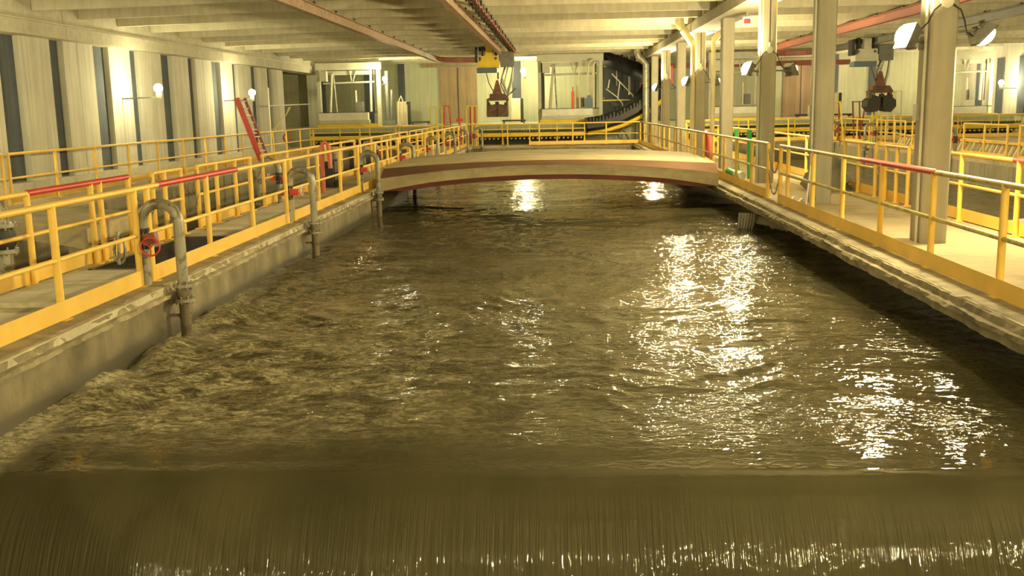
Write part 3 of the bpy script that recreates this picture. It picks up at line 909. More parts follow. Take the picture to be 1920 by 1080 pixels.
for k, (yc, w) in enumerate(((1.5, 'behind the viewpoint'), (11.2, 'out of view beside the near end'), (21.0, 'just out of view past the left edge'), (30.8, 'the nearer of the two in view'), (40.4, 'the one above the red ladder'))):
    G('glaring globe lamp on the striped left wall, ' + w, (-12.15, yc, 2.62), (-1.15, 0.0, -0.30))
for k, (yc, w) in enumerate(((2.4, 'behind the viewpoint'), (12.5, 'out of view'), (22.6, 'out of view, second'), (32.7, 'out of view, third'), (42.8, 'out of view, fourth'), (52.9, 'in view at the right edge'))):
    G('glaring globe lamp on the right wall, ' + w, (22.4, yc, 2.60), (0.78, 0.0, -0.3))
G('glaring globe lamp on the left screen frame post', (-8.95, 53.2, 3.45), (-0.40, 0.9, -0.3), 'back', 'globe lamps at the far end', 0.12)
G('glaring globe lamp before the far wall left of the centre screen frame', (-1.85, 57.0, 3.83), (0.0, 2.98, -0.3), 'back', 'globe lamps at the far end', 0.15)
G('added fill globe lamp on the far wall, hidden behind the nearest column', (21.1, 57.0, 3.4), (0.0, 2.98, -0.3), 'far_right_fill', 'globe lamps at the far end')  # unseen lamp, added to brighten the far right of the hall
G('added fill globe lamp on the far wall, hidden behind the second column', (14.75, 57.0, 3.2), (0.0, 2.98, -0.3), 'far_right_fill', 'globe lamps at the far end')  # second unseen lamp added for the same far right area
F('added floodlight brightening the left walkway, unseen behind the viewpoint', (-9.2, -0.5, 3.6), (0.16, 0.86, -0.45), (0.0, -3.45, 0.1), 'near', 'added floodlights at the near end')  # extra lamp added to brighten the left walkway and short bridge
F('added floodlight brightening the near end of the hall, unseen behind the viewpoint', (-0.4, -2.0, 3.4), (0.0, 0.86, 0.5), (0.0, -1.95, 0.0), 'near', 'added floodlights at the near end')  # extra lamp added to light the falling water from behind the camera

# junction boxes with conduits on the columns that carry lamps
for k, ci in enumerate((3, 5, 7, 9)):
    y = COLY[ci] - 0.2
    root = thing('junction_box', 'round junction box with two drooping cables on the %s column' % ['first', 'third', 'fifth', 'seventh'][k], 'junction box', (4.765, y - 0.01, 2.98), 'junction boxes on the columns')
    MB().tube([(0, -0.05, 0), (0, 0.0, 0)], 0.075, 18).build('box', 'steel', root)
    MB().tube([(0, -0.03, 0.07), (0, -0.03, 0.16)], 0.022, 8).build('gland', 'white', root)
    MB().tube([(0, -0.03, 0.16), (0, -0.03, 1.14)], 0.014, 8).build('conduit', 'dark', root)
    for s in (-1, 1):
        pts = [(s * 0.06, -0.03, -0.02), (s * 0.16, -0.05, -0.10), (s * 0.22, -0.04, -0.24), (s * 0.30, 0.1, -0.36), (s * 0.42, 0.16, -0.42)]
        MB().tube(pts, 0.010, 6).build('cable', 'dark', root)
for k, ci in enumerate((3, 4, 5, 7, 9)):
    mb = MB()
    for j, off in enumerate((-0.11, -0.04, 0.03)):
        if ci in (3, 4) and j > 0: continue
        mb.tube([(4.577, COLY[ci] + off, 0.0), (4.577, COLY[ci] + off, 4.14)], 0.021, 8)
    if ci in (3, 4):
        mb.box((4.555, COLY[ci] + 0.05, 1.55), (4.599, COLY[ci] + 0.17, 1.75))
    o = mb.build('conduit_riser', 'steel')
    tag(o, 'pale conduit pipes up the channel side of the %s column' % ['first', 'second', 'third', 'fifth', 'seventh'][k], 'conduit', 'conduits on the columns')

# rainwater pipes with elbows around the fifth column
root = thing('drain_pipe', 'cream elbowed drain pipe slanting into the channel side of the fifth column', 'drain pipe', (4.03, 34.2, 4.4))
MB().tube([(0, 0, 0.68), (0, 0, 0.14)], 0.115, 14).build('downpipe', 'steel', root)
MB().tube([(0, 0, 0.18), (0, 0, 0.03), (0.08, 0, -0.10)], 0.145, 14).build('elbow', 'pvc', root)
MB().tube([(0.05, 0, -0.06), (0.42, 0, -0.62)], 0.115, 14).build('slanted_pipe', 'pvc', root)
MB().tube([(0.12, 0, -0.16), (0.22, 0, -0.29)], 0.14, 14).build('collar', 'pvc', root)
MB().tube([(0.42, 0, -0.56), (0.45, 0, -0.74), (0.45, 0, -4.395)], 0.075, 14).build('downpipe_to_floor', 'pvc', root)
root = thing('drain_pipe.001', 'cream elbowed drain pipe slanting into the right side of the fifth column', 'drain pipe', (5.42, 34.2, 4.3))
MB().tube([(0.10, 0, 0.14), (0.03, 0, -0.03), (-0.05, 0, -0.14)], 0.14, 14).build('elbow', 'pvc', root)
MB().tube([(-0.02, 0, -0.10), (-0.26, 0, -0.44)], 0.11, 14).build('slanted_pipe', 'pvc', root)
MB().tube([(-0.25, 0, -0.40), (-0.27, 0, -0.56), (-0.27, 0, -4.295)], 0.075, 14).build('downpipe_to_floor', 'pvc', root)
root = thing('drain_pipe.002', 'grey elbowed drain pipe dropping from the roof at the far end of the column row', 'drain pipe', (4.3, 51.0, 4.9))
MB().tube([(-0.35, 0, 0.2), (-0.35, 0, -0.55)], 0.17, 14).build('downpipe', 'galv', root)
MB().tube([(-0.35, 0, -0.5), (-0.28, 0, -0.72), (0.10, 0, -1.10), (0.10, 0, -4.895)], 0.17, 14).build('slanted_pipe', 'galv', root)
# exit sign under the column beam
root = thing('exit_sign', 'small red exit sign hanging under the beam between the third and fourth columns', 'sign', (4.95, 27.2, 4.0))
MB().box((-0.11, -0.025, -0.19), (0.11, 0.025, 0.02)).build('sign_box', 'white', root)
MB().box((-0.085, -0.032, -0.15), (0.085, -0.024, -0.03)).build('sign_face', 'exit', root)
MB().bar((0, 0, 0.02), (0, 0, 0.15), 0.03, 0.03).build('hanger', 'grey', root)

# ================================================================== MONORAILS
def monorail(name, label, xy, z, m, m2=None, split=None, hang_from=None):
    root = thing(name, label, 'monorail', (xy[0][0], xy[0][1], z), 'overhead monorail tracks')
    o = Vector((xy[0][0], xy[0][1], 0))
    prof = [(-0.09, 0), (0.09, 0), (0.09, 0.03), (0.012, 0.04), (0.012, 0.24), (0.075, 0.25), (0.075, 0.27), (-0.075, 0.27), (-0.075, 0.25), (-0.012, 0.24), (-0.012, 0.04), (-0.09, 0.03)]
    def run(pts, nm, mt):
        vs, fs = [], []
        n = len(prof)
        P = [Vector((*p, 0)) - o for p in pts]
        for i, p in enumerate(P):
            d = (P[min(i + 1, len(P) - 1)] - P[max(i - 1, 0)]).normalized()
            s = Vector((d.y, -d.x, 0))
            vs += [p + s * a + Vector((0, 0, b)) for a, b in prof]
        for i in range(len(P) - 1):
            for k in range(n):
                a = i * n + k; b = i * n + (k + 1) % n
                fs.append((a, b, b + n, a + n))
        fs += [tuple(range(n)), tuple(reversed(range((len(P) - 1) * n, len(P) * n)))]
        return MB().add(vs, fs).build(nm, mt, root)
    if split: run(xy[:split], 'track', m); run(xy[split - 1:], 'curved_track', m2)
    else: run(xy, 'track', m)
    # hanger rods with clamp plates at the cross beams
    k = 0
    y = 25.32 + 2.47 * -4
    straight = [p for p in xy]
    while y < min(50, max(p[1] for p in xy)):
        if y > xy[0][1]:
            x = xy[0][0] - o.x
            mb = MB()
            for dx in (-0.07, 0.07): mb.tube([(x + dx, y - o.y, 0.27), (x + dx, y - o.y, 0.27 + 0.62)], 0.014, 6)
            mb.box((x - 0.11, y - o.y - 0.05, 0.27), (x + 0.11, y - o.y + 0.05, 0.30))
            mb.build('hanger', 'dark', root)
        y += 2.47
    return root
def uturn(x0, x1, yend, n=10):
    c = (x0 + x1) / 2; r = abs(x1 - x0) / 2
    out = []
    for i in range(n + 1):
        a = PI - PI * i / n
        out.append((c + (r * math.cos(a) if x0 < x1 else -r * math.cos(a)), yend + 1.6 * math.sin(a)))
    return out
MZ = 4.16
loop = [(-6.0, y) for y in (8, 20, 30, 40, 50.5)] + [p for p in uturn(-6.0, -2.5, 51.2)]
monorail('monorail', 'rust-brown overhead monorail left of the yellow hoist, curving red at its far end', loop, MZ, 'track', 'track_red', 6)
monorail('monorail.001', 'brown overhead monorail carrying the yellow hoist over the main channel', [(-2.5, y) for y in (8, 20, 30, 40, 51.2)], MZ, 'track')
loop = [(10.0, y) for y in (8, 20, 30, 40, 51.2)] + uturn(10.0, 13.3, 51.6)
monorail('monorail.002', 'red overhead monorail over the right channel, curving round at its far end', loop, MZ, 'track_red', 'track_red', 6)
monorail('monorail.003', 'grey overhead monorail near the right edge, over the far side of the right channel', [(13.3, y) for y in (8, 20, 30, 40, 51.6)], MZ, 'grey')

# cable festoon beside the hoist monorail
root = thing('cable_festoon', 'bundle of red and black looped power cables along the hoist monorail', 'cable', (-2.05, 8, 4.3))
MB().bar((0.0, 0, 0.16), (0.0, 38.5, 0.16), 0.05, 0.05).build('carrier_rail', 'dark', root)
for j, (dx, m) in enumerate(((-0.05, 'dark'), (0.05, 'rust'), (0.14, 'grab_red'), (0.20, 'red_dull'))):
    pts = []
    for i in range(39 * 2 + 1):
        y = i * 0.5 * 38.5 / 39
        pts.append((dx, y, 0.08 - (0.10 if i % 2 else 0.0) - 0.02 * j))
    MB().tube(pts, 0.022, 6).build('cable', m, root)
for i in range(40):
    y = i * 38.5 / 39
    MB().box((-0.10, y - 0.06, 0.03), (0.22, y + 0.06, 0.15)).build('trolley', 'grey' if i % 2 else 'dark', root)

# ================================================================== HOISTS AND GRABS
def hoist(name, label, x, y, z, yellow=True):
    root = thing(name, label, 'hoist', (x, y, z))
    m = 'yellow_b' if yellow else 'steel'
    MB().prism([(-0.55, -0.95), (0.40, -0.95), (0.40, -0.68), (0.36, -0.66), (0.36, -0.44), (0.10, -0.44), (0.10, -0.02), (-0.20, -0.02), (-0.20, -0.44), (-0.42, -0.44), (-0.42, -0.66), (-0.55, -0.68)], 'y', -0.35, 0.35).build('frame', m, root)
    MB().prism([(-0.6, -1.16), (0.30, -1.16), (0.30, -0.95), (-0.6, -0.95)], 'y', -0.40, 0.30).build('drum', 'blue', root)
    for s in (-1, 1):
        MB().tube([(-0.4 + 0.35 * s + 0.3, -0.37, -0.55), (-0.4 + 0.35 * s + 0.3, -0.33, -0.55)], 0.06, 12).build('sheave', 'rust', root)
    MB().box((-0.68, -0.3, -0.7), (-0.56, 0.3, -0.05)).build('side_plate', 'dark', root)
    MB().box((0.44, -0.25, -0.92), (1.05, 0.35, -0.25)).build('control_box', 'grey', root)
    for xx in (-0.35, 0.25):
        w = MB()
        for s in (-1, 1): w.tube([(xx + 0.12 * s - 0.05, 0, -0.12), (xx + 0.12 * s + 0.05, 0, -0.12)], 0.10, 12)
        w.bar((xx - 0.15, 0, -0.12), (xx + 0.15, 0, -0.12), 0.04, 0.04)
        w.bar((xx, 0, 0.02), (xx, 0, -0.48), 0.10, 0.3, (0, 1, 0))
        w.build('trolley_wheel', 'dark', root)
    # hose bundle hanging at the right
    for j in range(5):
        a = random.uniform(-0.15, 0.15)
        pts = [(0.75 + a, 0.05 * j - 0.1, -0.9), (0.55 + a, 0, -1.4 - 0.1 * j), (0.7, 0, -1.95 - 0.12 * j), (0.95 + a * 0.5, 0, -1.5), (1.0, 0.05 * j, -0.9)]
        cr = []
        for i in range(len(pts) - 1):
            for t in (0, 0.33, 0.66):
                cr.append(Vector(pts[i]).lerp(Vector(pts[i + 1]), t))
        cr.append(Vector(pts[-1]))
        MB().tube(cr, 0.03, 6).build('hose', 'grey' if j % 2 else 'steel', root)
    return root
hoist('grab_hoist', 'yellow hoist trolley hanging from the centre monorail', -2.95, 46.0, 4.55)
def grab(name, label, x, y, z, open_=False):
    """clamshell bucket; local z = 0 at its bottom."""
    root = thing(name, label, 'grab bucket', (x, y, z))
    MB().prism([(-0.22, 1.02), (0.22, 1.02), (0.05, 1.62), (-0.04, 1.62)], 'y', -0.12, 0.12).build('head', 'grab_red', root)
    MB().prism([(-0.48, 0.72), (0.50, 0.72), (0.50, 0.80), (0.36, 1.02), (-0.34, 1.02), (-0.34, 0.86), (-0.48, 0.80)], 'y', -0.25, 0.25).build('yoke', 'rust', root)
    MB().tube([(-0.3, 0, 0.90), (0.3, 0, 0.90)], 0.13, 12).build('cylinder', 'dark', root)
    for s in (-1, 1):
        MB().prism([(s * 0.40, 0.72), (s * 0.48, 0.72), (s * 0.46, 0.42), (s * 0.34, 0.42)], 'y', -0.2, 0.2).build('arm', 'rust', root)
        if open_:
            sh = MB().prism([(s * 0.06, 0.55), (s * 0.30, 0.62), (s * 0.58, 0.42), (s * 0.60, 0.16), (s * 0.40, -0.08), (s * 0.16, -0.04), (s * 0.05, 0.2)], 'y', -0.42, 0.42)
        else:
            sh = MB().prism([(s * 0.01, 0.58), (s * 0.28, 0.54), (s * 0.46, 0.64), (s * 0.48, 0.12), (s * 0.46, 0.0), (s * 0.01, 0.0)], 'y', -0.42, 0.42)
        sh.build('shell', 'rust' if not open_ else 'dark', root)
        MB().box((s * 0.38 - 0.06, -0.43, 0.50), (s * 0.38 + 0.06, -0.20, 0.64)).build('hinge', 'dark', root)
    MB().box((-0.08, -0.44, 0.54), (0.08, -0.22, 0.68)).build('hinge_block', 'dark', root)
    return root
grab('hanging_grab', 'rusty clamshell grab bucket hanging under the yellow hoist', -2.68, 46.0, 1.43)
o = MB().tube([(-2.65, 46, 3.4), (-2.65, 46, 3.1)], 0.02, 6).tube([(-3.15, 45.9, 3.38), (-3.05, 45.9, 2.95), (-2.85, 45.9, 2.55), (-2.70, 45.95, 2.40)], 0.022, 6).tube([(-2.62, 46, 3.4), (-2.62, 46, 3.1)], 0.02, 6).tube([(-1.85, 46, 2.7), (-2.05, 46, 2.5), (-2.36, 46, 2.28)], 0.03, 6)
o.build('hoist_cable', 'rust')
tag(bpy.data.objects['hoist_cable'], 'steel cables between the yellow hoist and its rusty grab', 'cable')
# second hoist with its grab, right channel
hoist('grab_hoist.001', 'pale hoist trolley with grey boxes hanging over the right channel', 13.0, 44.0, 4.4, False)
grab('hanging_grab.001', 'dark rounded grab bucket hanging over the right channel walkway', 13.6, 44.0, 1.42, True)
tag(MB().tube([(13.5, 44, 3.3), (13.55, 44, 3.1)], 0.03, 6).tube([(13.65, 44, 3.3), (13.6, 44, 3.1)], 0.03, 6).tube([(13.2, 44, 3.25), (13.4, 43.9, 2.6), (13.5, 43.9, 2.4)], 0.03, 6).build('hoist_cable.001', 'rust'), 'steel cables between the pale hoist and the dark grab', 'cable')

# ================================================================== SCREEN FRAMES (far end machines)
def screen_frame(name, label, x0, x1, y, ztop, zp0, zp1, left_gap=0.1, seed=1):
    rng = random.Random(seed)
    w = x1 - x0
    root = thing(name, label, 'screen machine', (x0, y, 1.0))
    H = ztop - 1.0
    MB().box((-0.05, -0.15, H - 0.36), (w + 0.05, 0.25, H)).build('top_beam', 'steel', root)
    for xx in (0.0, w - 0.17):
        MB().box((xx, -0.12, 0), (xx + 0.17, 0.22, H - 0.36)).build('upright', 'steel', root)
    MB().box((0.10, 0.3, 0.4), (0.34, 0.55, H - 0.40)).build('side_panel', 'dark', root)
    MB().box((0.25, -0.62, H - 0.95), (0.62, -0.2, H - 0.42)).build('motor_box', 'steel', root)
    MB().tube([(0.62, 0, 0.75), (0.80, 0, H - 0.55)], 0.07, 8).build('strut', 'steel', root)
    MB().tube([(0.98, 0, 0.75), (0.86, 0, H - 0.5)], 0.045, 8).build('strut', 'galv', root)
    MB().tube([(w - 0.55, 0.1, 0.75), (w - 0.5, 0.1, H - 0.36)], 0.08, 10).build('hydraulic_leg', 'steel', root)
    MB().tube([(w - 0.36, 0.0, 0.75), (w - 0.34, 0.0, H - 0.4)], 0.03, 8).build('rod', 'dark', root)
    MB().tube([(0.3, 0, H - 1.05), (w - 0.3, 0, H - 1.0)], 0.05, 8).build('cross_tube', 'steel', root)
    MB().box((0.35, 0.05, H - 0.62), (w - 0.2, 0.15, H - 0.40)).build('cross_beam', 'steel', root)
    MB().tube([(w * 0.52, 0, H - 0.42), (w * 0.55, 0, H - 0.95)], 0.03, 8).tube([(w * 0.62, 0, H - 0.42), (w * 0.57, 0, H - 0.95)], 0.03, 8).build('bracket', 'steel', root)
    MB().tube([(w * 0.60, 0.1, 0.75), (w * 0.60, 0.1, 1.9)], 0.05, 8).build('standpipe', 'pvc', root)
    MB().box((w * 0.62, -0.15, 0.78), (w * 0.72, 0.1, 1.3)).build('pump', 'grey', root)
    MB().box((0.2, -0.9, zp1 - 1.0), (w - 0.55, -0.5, zp0 - 1.0)).build('cover_panel', 'white', root)
    MB().box((0.2, -0.88, zp1 - 1.18), (w - 0.5, -0.45, zp1 - 1.0)).build('apron', 'steel', root)
    MB().box((0.1, -0.86, 0.0), (w + 0.0, -0.3, max(0.08, zp1 - 1.2))).build('base_girder', 'yellow_b', root)
    MB().box((0.15, -0.6, zp0 - 1.02), (w - 0.2, 0.1, zp0 - 0.97)).build('table_top', 'dark', root)
    return root
screen_frame('screen_frame', 'pale steel screen frame at the far left, beside the striped wall', -12.7, -9.35, 54.0, 4.33, 1.74, 1.36, seed=1)
screen_frame('screen_frame.001', 'pale steel screen frame at the far end in line with the main channel', -1.0, 2.38, 54.0, 4.53, 1.72, 1.38, seed=2)
screen_frame('screen_frame.002', 'pale steel screen frame seen between the columns at the far end', 7.9, 10.9, 54.0, 4.45, 1.66, 1.33, seed=3)
screen_frame('screen_frame.003', 'pale green steel screen frame right of the nearest column at the far end', 19.3, 22.4, 54.0, 4.22, 1.44, 1.10, seed=4)
# extra pipework on the centre frame
tag(MB().tube([(0.82, 53.6, 1.75), (0.82, 53.6, 2.6)], 0.075, 12).tube([(0.82, 53.6, 2.6), (0.82, 53.6, 2.85)], 0.03, 8).build('sight_tube', 'orange'), 'orange-red upright cylinder inside the centre screen frame', 'cylinder')
tag(MB().tube([(1.62, 53.5, 1.75), (1.62, 53.5, 3.95), (1.75, 53.5, 4.15), (1.9, 53.5, 4.2)], 0.06, 10).tube([(1.88, 53.5, 1.75), (1.88, 53.5, 3.9), (2.0, 53.5, 4.1)], 0.06, 10).build('standpipe', 'pvc'), 'pair of cream bent pipes on the right side of the centre screen frame', 'pipe')
tag(MB().tube([(1.17, 53.6, 1.75), (1.17, 53.6, 4.1)], 0.045, 8).build('standpipe.001', 'pvc'), 'slim cream upright pipe left of the bent pair in the centre frame', 'pipe')
tag(MB().box((1.45, 53.3, 1.73), (1.85, 53.7, 2.25)).box((1.55, 53.4, 2.25), (1.75, 53.6, 2.4)).build('pump_unit', 'blue'), 'grey-blue pump standing on the centre screen frame table', 'pump')
tag(MB().tube([(-9.12, 54.6, 1.0), (-9.12, 54.6, 3.9)], 0.10, 10).tube([(-8.92, 54.4, 1.0), (-8.82, 54.4, 2.9)], 0.06, 8).box((-9.27, 54.3, 1.0), (-8.72, 54.8, 1.3)).build('service_post', 'grey'), 'dark service post right of the left screen frame', 'post')
tag(MB().tube([(-8.3, 53.5, 1.0), (-8.3, 53.5, 2.3), (-8.2, 53.5, 2.55), (-8.1, 53.5, 2.3), (-8.1, 53.5, 1.2)], 0.035, 8).tube([(-7.9, 53.5, 1.0), (-7.9, 53.5, 2.1)], 0.035, 8).build('vent_pipe', 'pvc'), 'slim bent pipes between the left screen frame and the cream cabinet', 'pipe')

# cabinets and doors along the far wall
def cabinet(name, label, x0, x1, y0, y1, z1):
    root = thing(name, label, 'cabinet', ((x0 + x1) / 2, y0, 1.0))
    hw = (x1 - x0) / 2
    MB().box((-hw, 0, 0), (hw, y1 - y0, z1 - 1.0)).build('body', 'cream', root)
    MB().box((-hw + 0.04, -0.03, 0.06), (hw - 0.04, 0.0, z1 - 1.06)).build('door', 'cream', root)
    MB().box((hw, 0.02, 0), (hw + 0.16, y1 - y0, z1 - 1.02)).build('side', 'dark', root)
    return root
cabinet('cabinet', 'tall cream cabinet at the far wall left of the brown doors', -9.05, -8.5, 57.4, 57.9, 2.30)
cabinet('cabinet.001', 'tall cream cabinet at the far wall behind the grab', -2.62, -2.08, 57.8, 58.3, 2.36)
cabinet('cabinet.002', 'pale cabinet on the far deck behind the dark grab', 14.0, 14.9, 55.0, 55.5, 2.3)
for i, (x0, x1, lab) in enumerate(((-6.9, -4.66, 'pair of tall brown doors in the far wall left of the grab'), (13.0, 15.1, 'tall brown doors in the far wall between the third and second columns'))):
    root = thing('door_%d' % (i + 1), lab, 'door', ((x0 + x1) / 2, 59.98, 1.0), kind='structure')
    hw = (x1 - x0) / 2
    for s in (-1, 1):
        MB().box((min(0.012 * s, (hw - 0.02) * s), -0.06, 0), (max(0.012 * s, (hw - 0.02) * s), 0.0, 3.22)).build('door_leaf', 'door', root)
    MB().box((-0.02, -0.09, 0), (0.02, -0.02, 3.2)).build('centre_bar', 'dark', root)
    MB().box((-hw - 0.08, -0.08, 3.22), (hw + 0.08, 0, 3.34)).build('lintel', 'partition', root)
struct('trim_door_header', MB().box((-7.9, 59.9, 4.24), (-3.0, 60.0, 4.55)), 'door', 'brown header board over the far doors', 'header')

# ================================================================== CONVEYORS
def conveyor(name, label, x0, x1, y, z=0.66, legs=True):
    w = x1 - x0
    root = thing(name, label, 'conveyor', (x0, y, 0))
    MB().box((0, -0.45, z - 0.27), (w, -0.37, z - 0.06)).box((0, 0.37, z - 0.27), (w, 0.45, z - 0.06)).build('side_frame', 'yellow_b', root)
    MB().bar((0, -0.50, z + 0.34), (w, -0.50, z + 0.34), 0.05, 0.05).bar((0, -0.50, z + 0.10), (w, -0.50, z + 0.10), 0.04, 0.04).build('guard_rail', 'lemon', root)
    MB().box((0, 0.46, 0.0), (w, 0.50, z + 0.05)).build('added_shade_sheet', 'dark', root)  # dark sheet added so the gaps below the belt stay in shade
    MB().box((0, -0.42, z - 0.03), (w, 0.42, z + 0.01)).build('belt', 'black', root)
    n = int(w / 0.14)
    comb = [(0.02, z - 0.02)]
    for i in range(n):
        xx = 0.07 + i * 0.14
        comb += [(xx - 0.03, z + 0.015), (xx - 0.03, z + 0.10), (xx + 0.03, z + 0.10), (xx + 0.03, z + 0.015)]
    comb += [(w - 0.02, z - 0.02)]
    MB().prism(comb, 'y', -0.445, -0.425).build('belt_cleats', 'dark', root)
    r = MB()
    for i in range(int(w / 0.22)):
        xx = 0.1 + i * 0.22
        r.tube([(xx, -0.42, z - 0.36), (xx + 0.05, 0.4, z - 0.36)], 0.045, 8)
    r.build('return_rollers', 'steel', root)
    n = max(2, int(w / 1.3))
    for i in range(n + 1):
        xx = min(w - 0.05, 0.05 + i * (w - 0.1) / n)
        g = MB()
        for s in (-0.4, 0.4): g.bar((xx, s, 0), (xx, s, z - 0.06), 0.07, 0.07)
        g.bar((xx, -0.46, z - 0.30), (xx, 0.46, z - 0.30), 0.06, 0.06)
        g.bar((xx, -0.49, z - 0.33), (xx, -0.49, z + 0.34), 0.05, 0.05)
        g.build('trestle', 'yellow_b', root)
    return root
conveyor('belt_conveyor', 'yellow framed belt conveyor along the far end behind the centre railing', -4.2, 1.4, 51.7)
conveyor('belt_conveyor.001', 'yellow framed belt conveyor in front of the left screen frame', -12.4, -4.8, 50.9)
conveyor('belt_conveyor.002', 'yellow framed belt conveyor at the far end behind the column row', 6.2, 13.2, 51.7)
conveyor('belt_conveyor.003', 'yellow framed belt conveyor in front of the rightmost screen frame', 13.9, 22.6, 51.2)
# inclined curved conveyor rising behind the far corner
def curved_conveyor():
    root = thing('inclined_conveyor', 'black curved covered conveyor sweeping up at the far corner by the column row', 'conveyor', (1.5, 51.9, 0))
    P = [(0.0, 0, 0.62), (0.8, 0.05, 0.72), (1.7, 0.1, 0.98), (2.5, 0.2, 1.38), (3.1, 0.4, 1.85), (3.45, 0.7, 2.3), (3.5, 1.1, 2.7), (3.2, 1.7, 3.05), (2.5, 2.3, 3.4), (1.7, 2.7, 3.75), (1.0, 3.0, 4.05)]
    P = [Vector(p) for p in P]
    def ribbon(w, h, dz, nm, m, sub=None):
        vs, fs = [], []
        rng = P if sub is None else P[:sub]
        for i, p in enumerate(rng):
            d = (P[min(i + 1, len(P) - 1)] - P[max(i - 1, 0)]).normalized()
            s = d.cross(Vector((0, 0, 1))).normalized()
            u = s.cross(d).normalized()
            c = p + u * dz
            vs += [c - s * w + u * h, c + s * w + u * h, c + s * w - u * h, c - s * w - u * h]
        for i in range(len(rng) - 1):
            a, b = i * 4, i * 4 + 4
            fs += [(a + j, a + (j + 1) % 4, b + (j + 1) % 4, b + j) for j in range(4)]
        fs += [(0, 1, 2, 3), tuple(reversed(range(len(vs) - 4, len(vs))))]
        return MB().add(vs, fs, True).build(nm, m, root)
    ribbon(0.55, 0.34, 0.30, 'cover', 'black')
    ribbon(0.62, 0.09, -0.14, 'side_frame', 'yellow_b', 7)
    lo, hi = [], []
    for i in range(26):
        t = i / 25 * 5
        k = int(min(4, t)); p = P[k].lerp(P[k + 1], t - k)
        lo.append((p.x, p.z + 0.1))
        hi += [(p.x - 0.04, p.z + 0.40), (p.x - 0.035, p.z + 0.55 + 0.05 * (i % 3)), (p.x + 0.035, p.z + 0.55 + 0.05 * (i % 3)), (p.x + 0.04, p.z + 0.40)]
    MB().prism(lo + hi[::-1], 'y', -0.60, -0.56).build('belt_cleats', 'dark', root)
    for p in (P[2], P[3], P[4], P[6]):
        MB().bar((p.x, p.y - 0.3, 0), (p.x + 0.1, p.y, p.z - 0.2), 0.09, 0.09).bar((p.x + 0.5, p.y + 0.3, 0), (p.x + 0.1, p.y, p.z - 0.25), 0.07, 0.07).build('leg', 'grey', root)
curved_conveyor()
for i, (x0, x1, y, w) in enumerate(((-8.0, -6.95, 55.5, 'left of the brown doors'), (-2.95, -1.7, 54.6, 'under the rusty grab'), (12.6, 13.6, 54.6, 'below the right brown doors'), (13.9, 15.2, 53.6, 'under the dark grab'))):
    root = thing('low_platform' if i == 0 else 'low_platform.%03d' % i, 'low dark platform on the far deck, ' + w, 'platform', ((x0 + x1) / 2, y, 1.0))
    hw = (x1 - x0) / 2
    MB().box((-hw, -0.25, 0.12), (hw, 0.25, 0.2)).build('top', 'dark', root)
    for sx in (-1, 1):
        MB().box((sx * hw * 0.85 - 0.04, -0.2, 0), (sx * hw * 0.85 + 0.04, 0.2, 0.12)).build('foot', 'grey', root)
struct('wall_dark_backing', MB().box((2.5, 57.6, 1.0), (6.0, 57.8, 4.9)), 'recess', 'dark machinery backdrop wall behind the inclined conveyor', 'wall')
# stairs with pale handrails
def stairs():
    root = thing('stair', 'steel stair with pale handrails beside the centre screen frame', 'stair', (2.6, 54.6, 1.0))
    for s, w in ((0.0, 'stringer'), (0.8, 'stringer')):
        MB().bar((0.0, s, 1.28), (1.45, s, 0.1), 0.05, 0.2).build('stringer', 'dark', root)
    t = MB()
    for i in range(7):
        f = i / 6
        t.box((0.0 + 1.4 * f - 0.12, 0.02, 1.22 - 1.12 * f), (0.0 + 1.4 * f + 0.12, 0.78, 1.26 - 1.12 * f))
    t.build('treads', 'grey', root)
    MB().tube([(0.3, -0.05, 2.5), (1.42, -0.05, 1.35), (1.42, -0.05, 0.72)], 0.032, 8).build('handrail', 'white', root)
    MB().tube([(0.0, -0.05, 1.72), (0.55, -0.05, 1.3), (0.85, -0.05, 0.95), (0.95, -0.05, 0.35)], 0.032, 8).build('handrail', 'white', root)
    for a, b in (((0.18, -0.05, 2.2), (0.1, -0.05, 1.75)), ((0.72, -0.05, 2.05), (0.62, -0.05, 1.25))):
        MB().tube([a, b], 0.03, 8).build('baluster', 'white', root)
    MB().bar((-0.2, -0.08, 1.12), (1.4, -0.08, 1.12), 0.05, 0.06).build('landing_edge', 'lemon', root)
stairs()
tag(MB().bar((2.5, 55.2, 3.92), (4.5, 55.2, 3.9), 0.05, 0.07).tube([(2.9, 55.2, 3.9), (2.9, 55.2, 5.05)], 0.04, 8).build('walkway_handrail', 'lemon'), 'pale yellow overhead rail with one hanger, above the far stair', 'handrail')
for i, (x, z0, z1, m) in enumerate(((3.3, 2.9, 4.9, 'grey'), (3.55, 2.6, 4.9, 'dark'), (3.95, 2.4, 4.9, 'steel'), (4.25, 2.2, 4.6, 'dark'))):
    tag(MB().tube([(x, 56.4, z0), (x, 56.4, z1)], 0.06, 8).build('hanging_pipe' if i == 0 else 'hanging_pipe.%03d' % i, m), 'upright pipe in the dark far corner above the conveyor, %s from the left' % ORD[i], 'pipe', 'upright pipes in the far corner')
tag(MB().box((4.5, 55.6, 2.6), (5.0, 56.1, 3.75)).box((4.45, 55.5, 2.6), (5.05, 55.6, 2.7)).build('hanging_tarpaulin', 'red'), 'red cover hanging at the far end between the last columns', 'tarpaulin')
tag(MB().box((5.45, 53.6, 2.9), (6.0, 54.2, 3.8)).box((5.4, 53.5, 2.9), (6.05, 53.6, 3.0)).build('hanging_tarpaulin.001', 'red'), 'red cover seen just right of the seventh column', 'tarpaulin')
tag(MB().box((5.4, 55.6, 3.75), (16.0, 55.75, 4.0)).box((5.4, 55.7, 3.97), (16.0, 55.9, 4.02)).build('crane_rail', 'red_dull'), 'dull red cross girder at the far end behind the columns', 'girder')

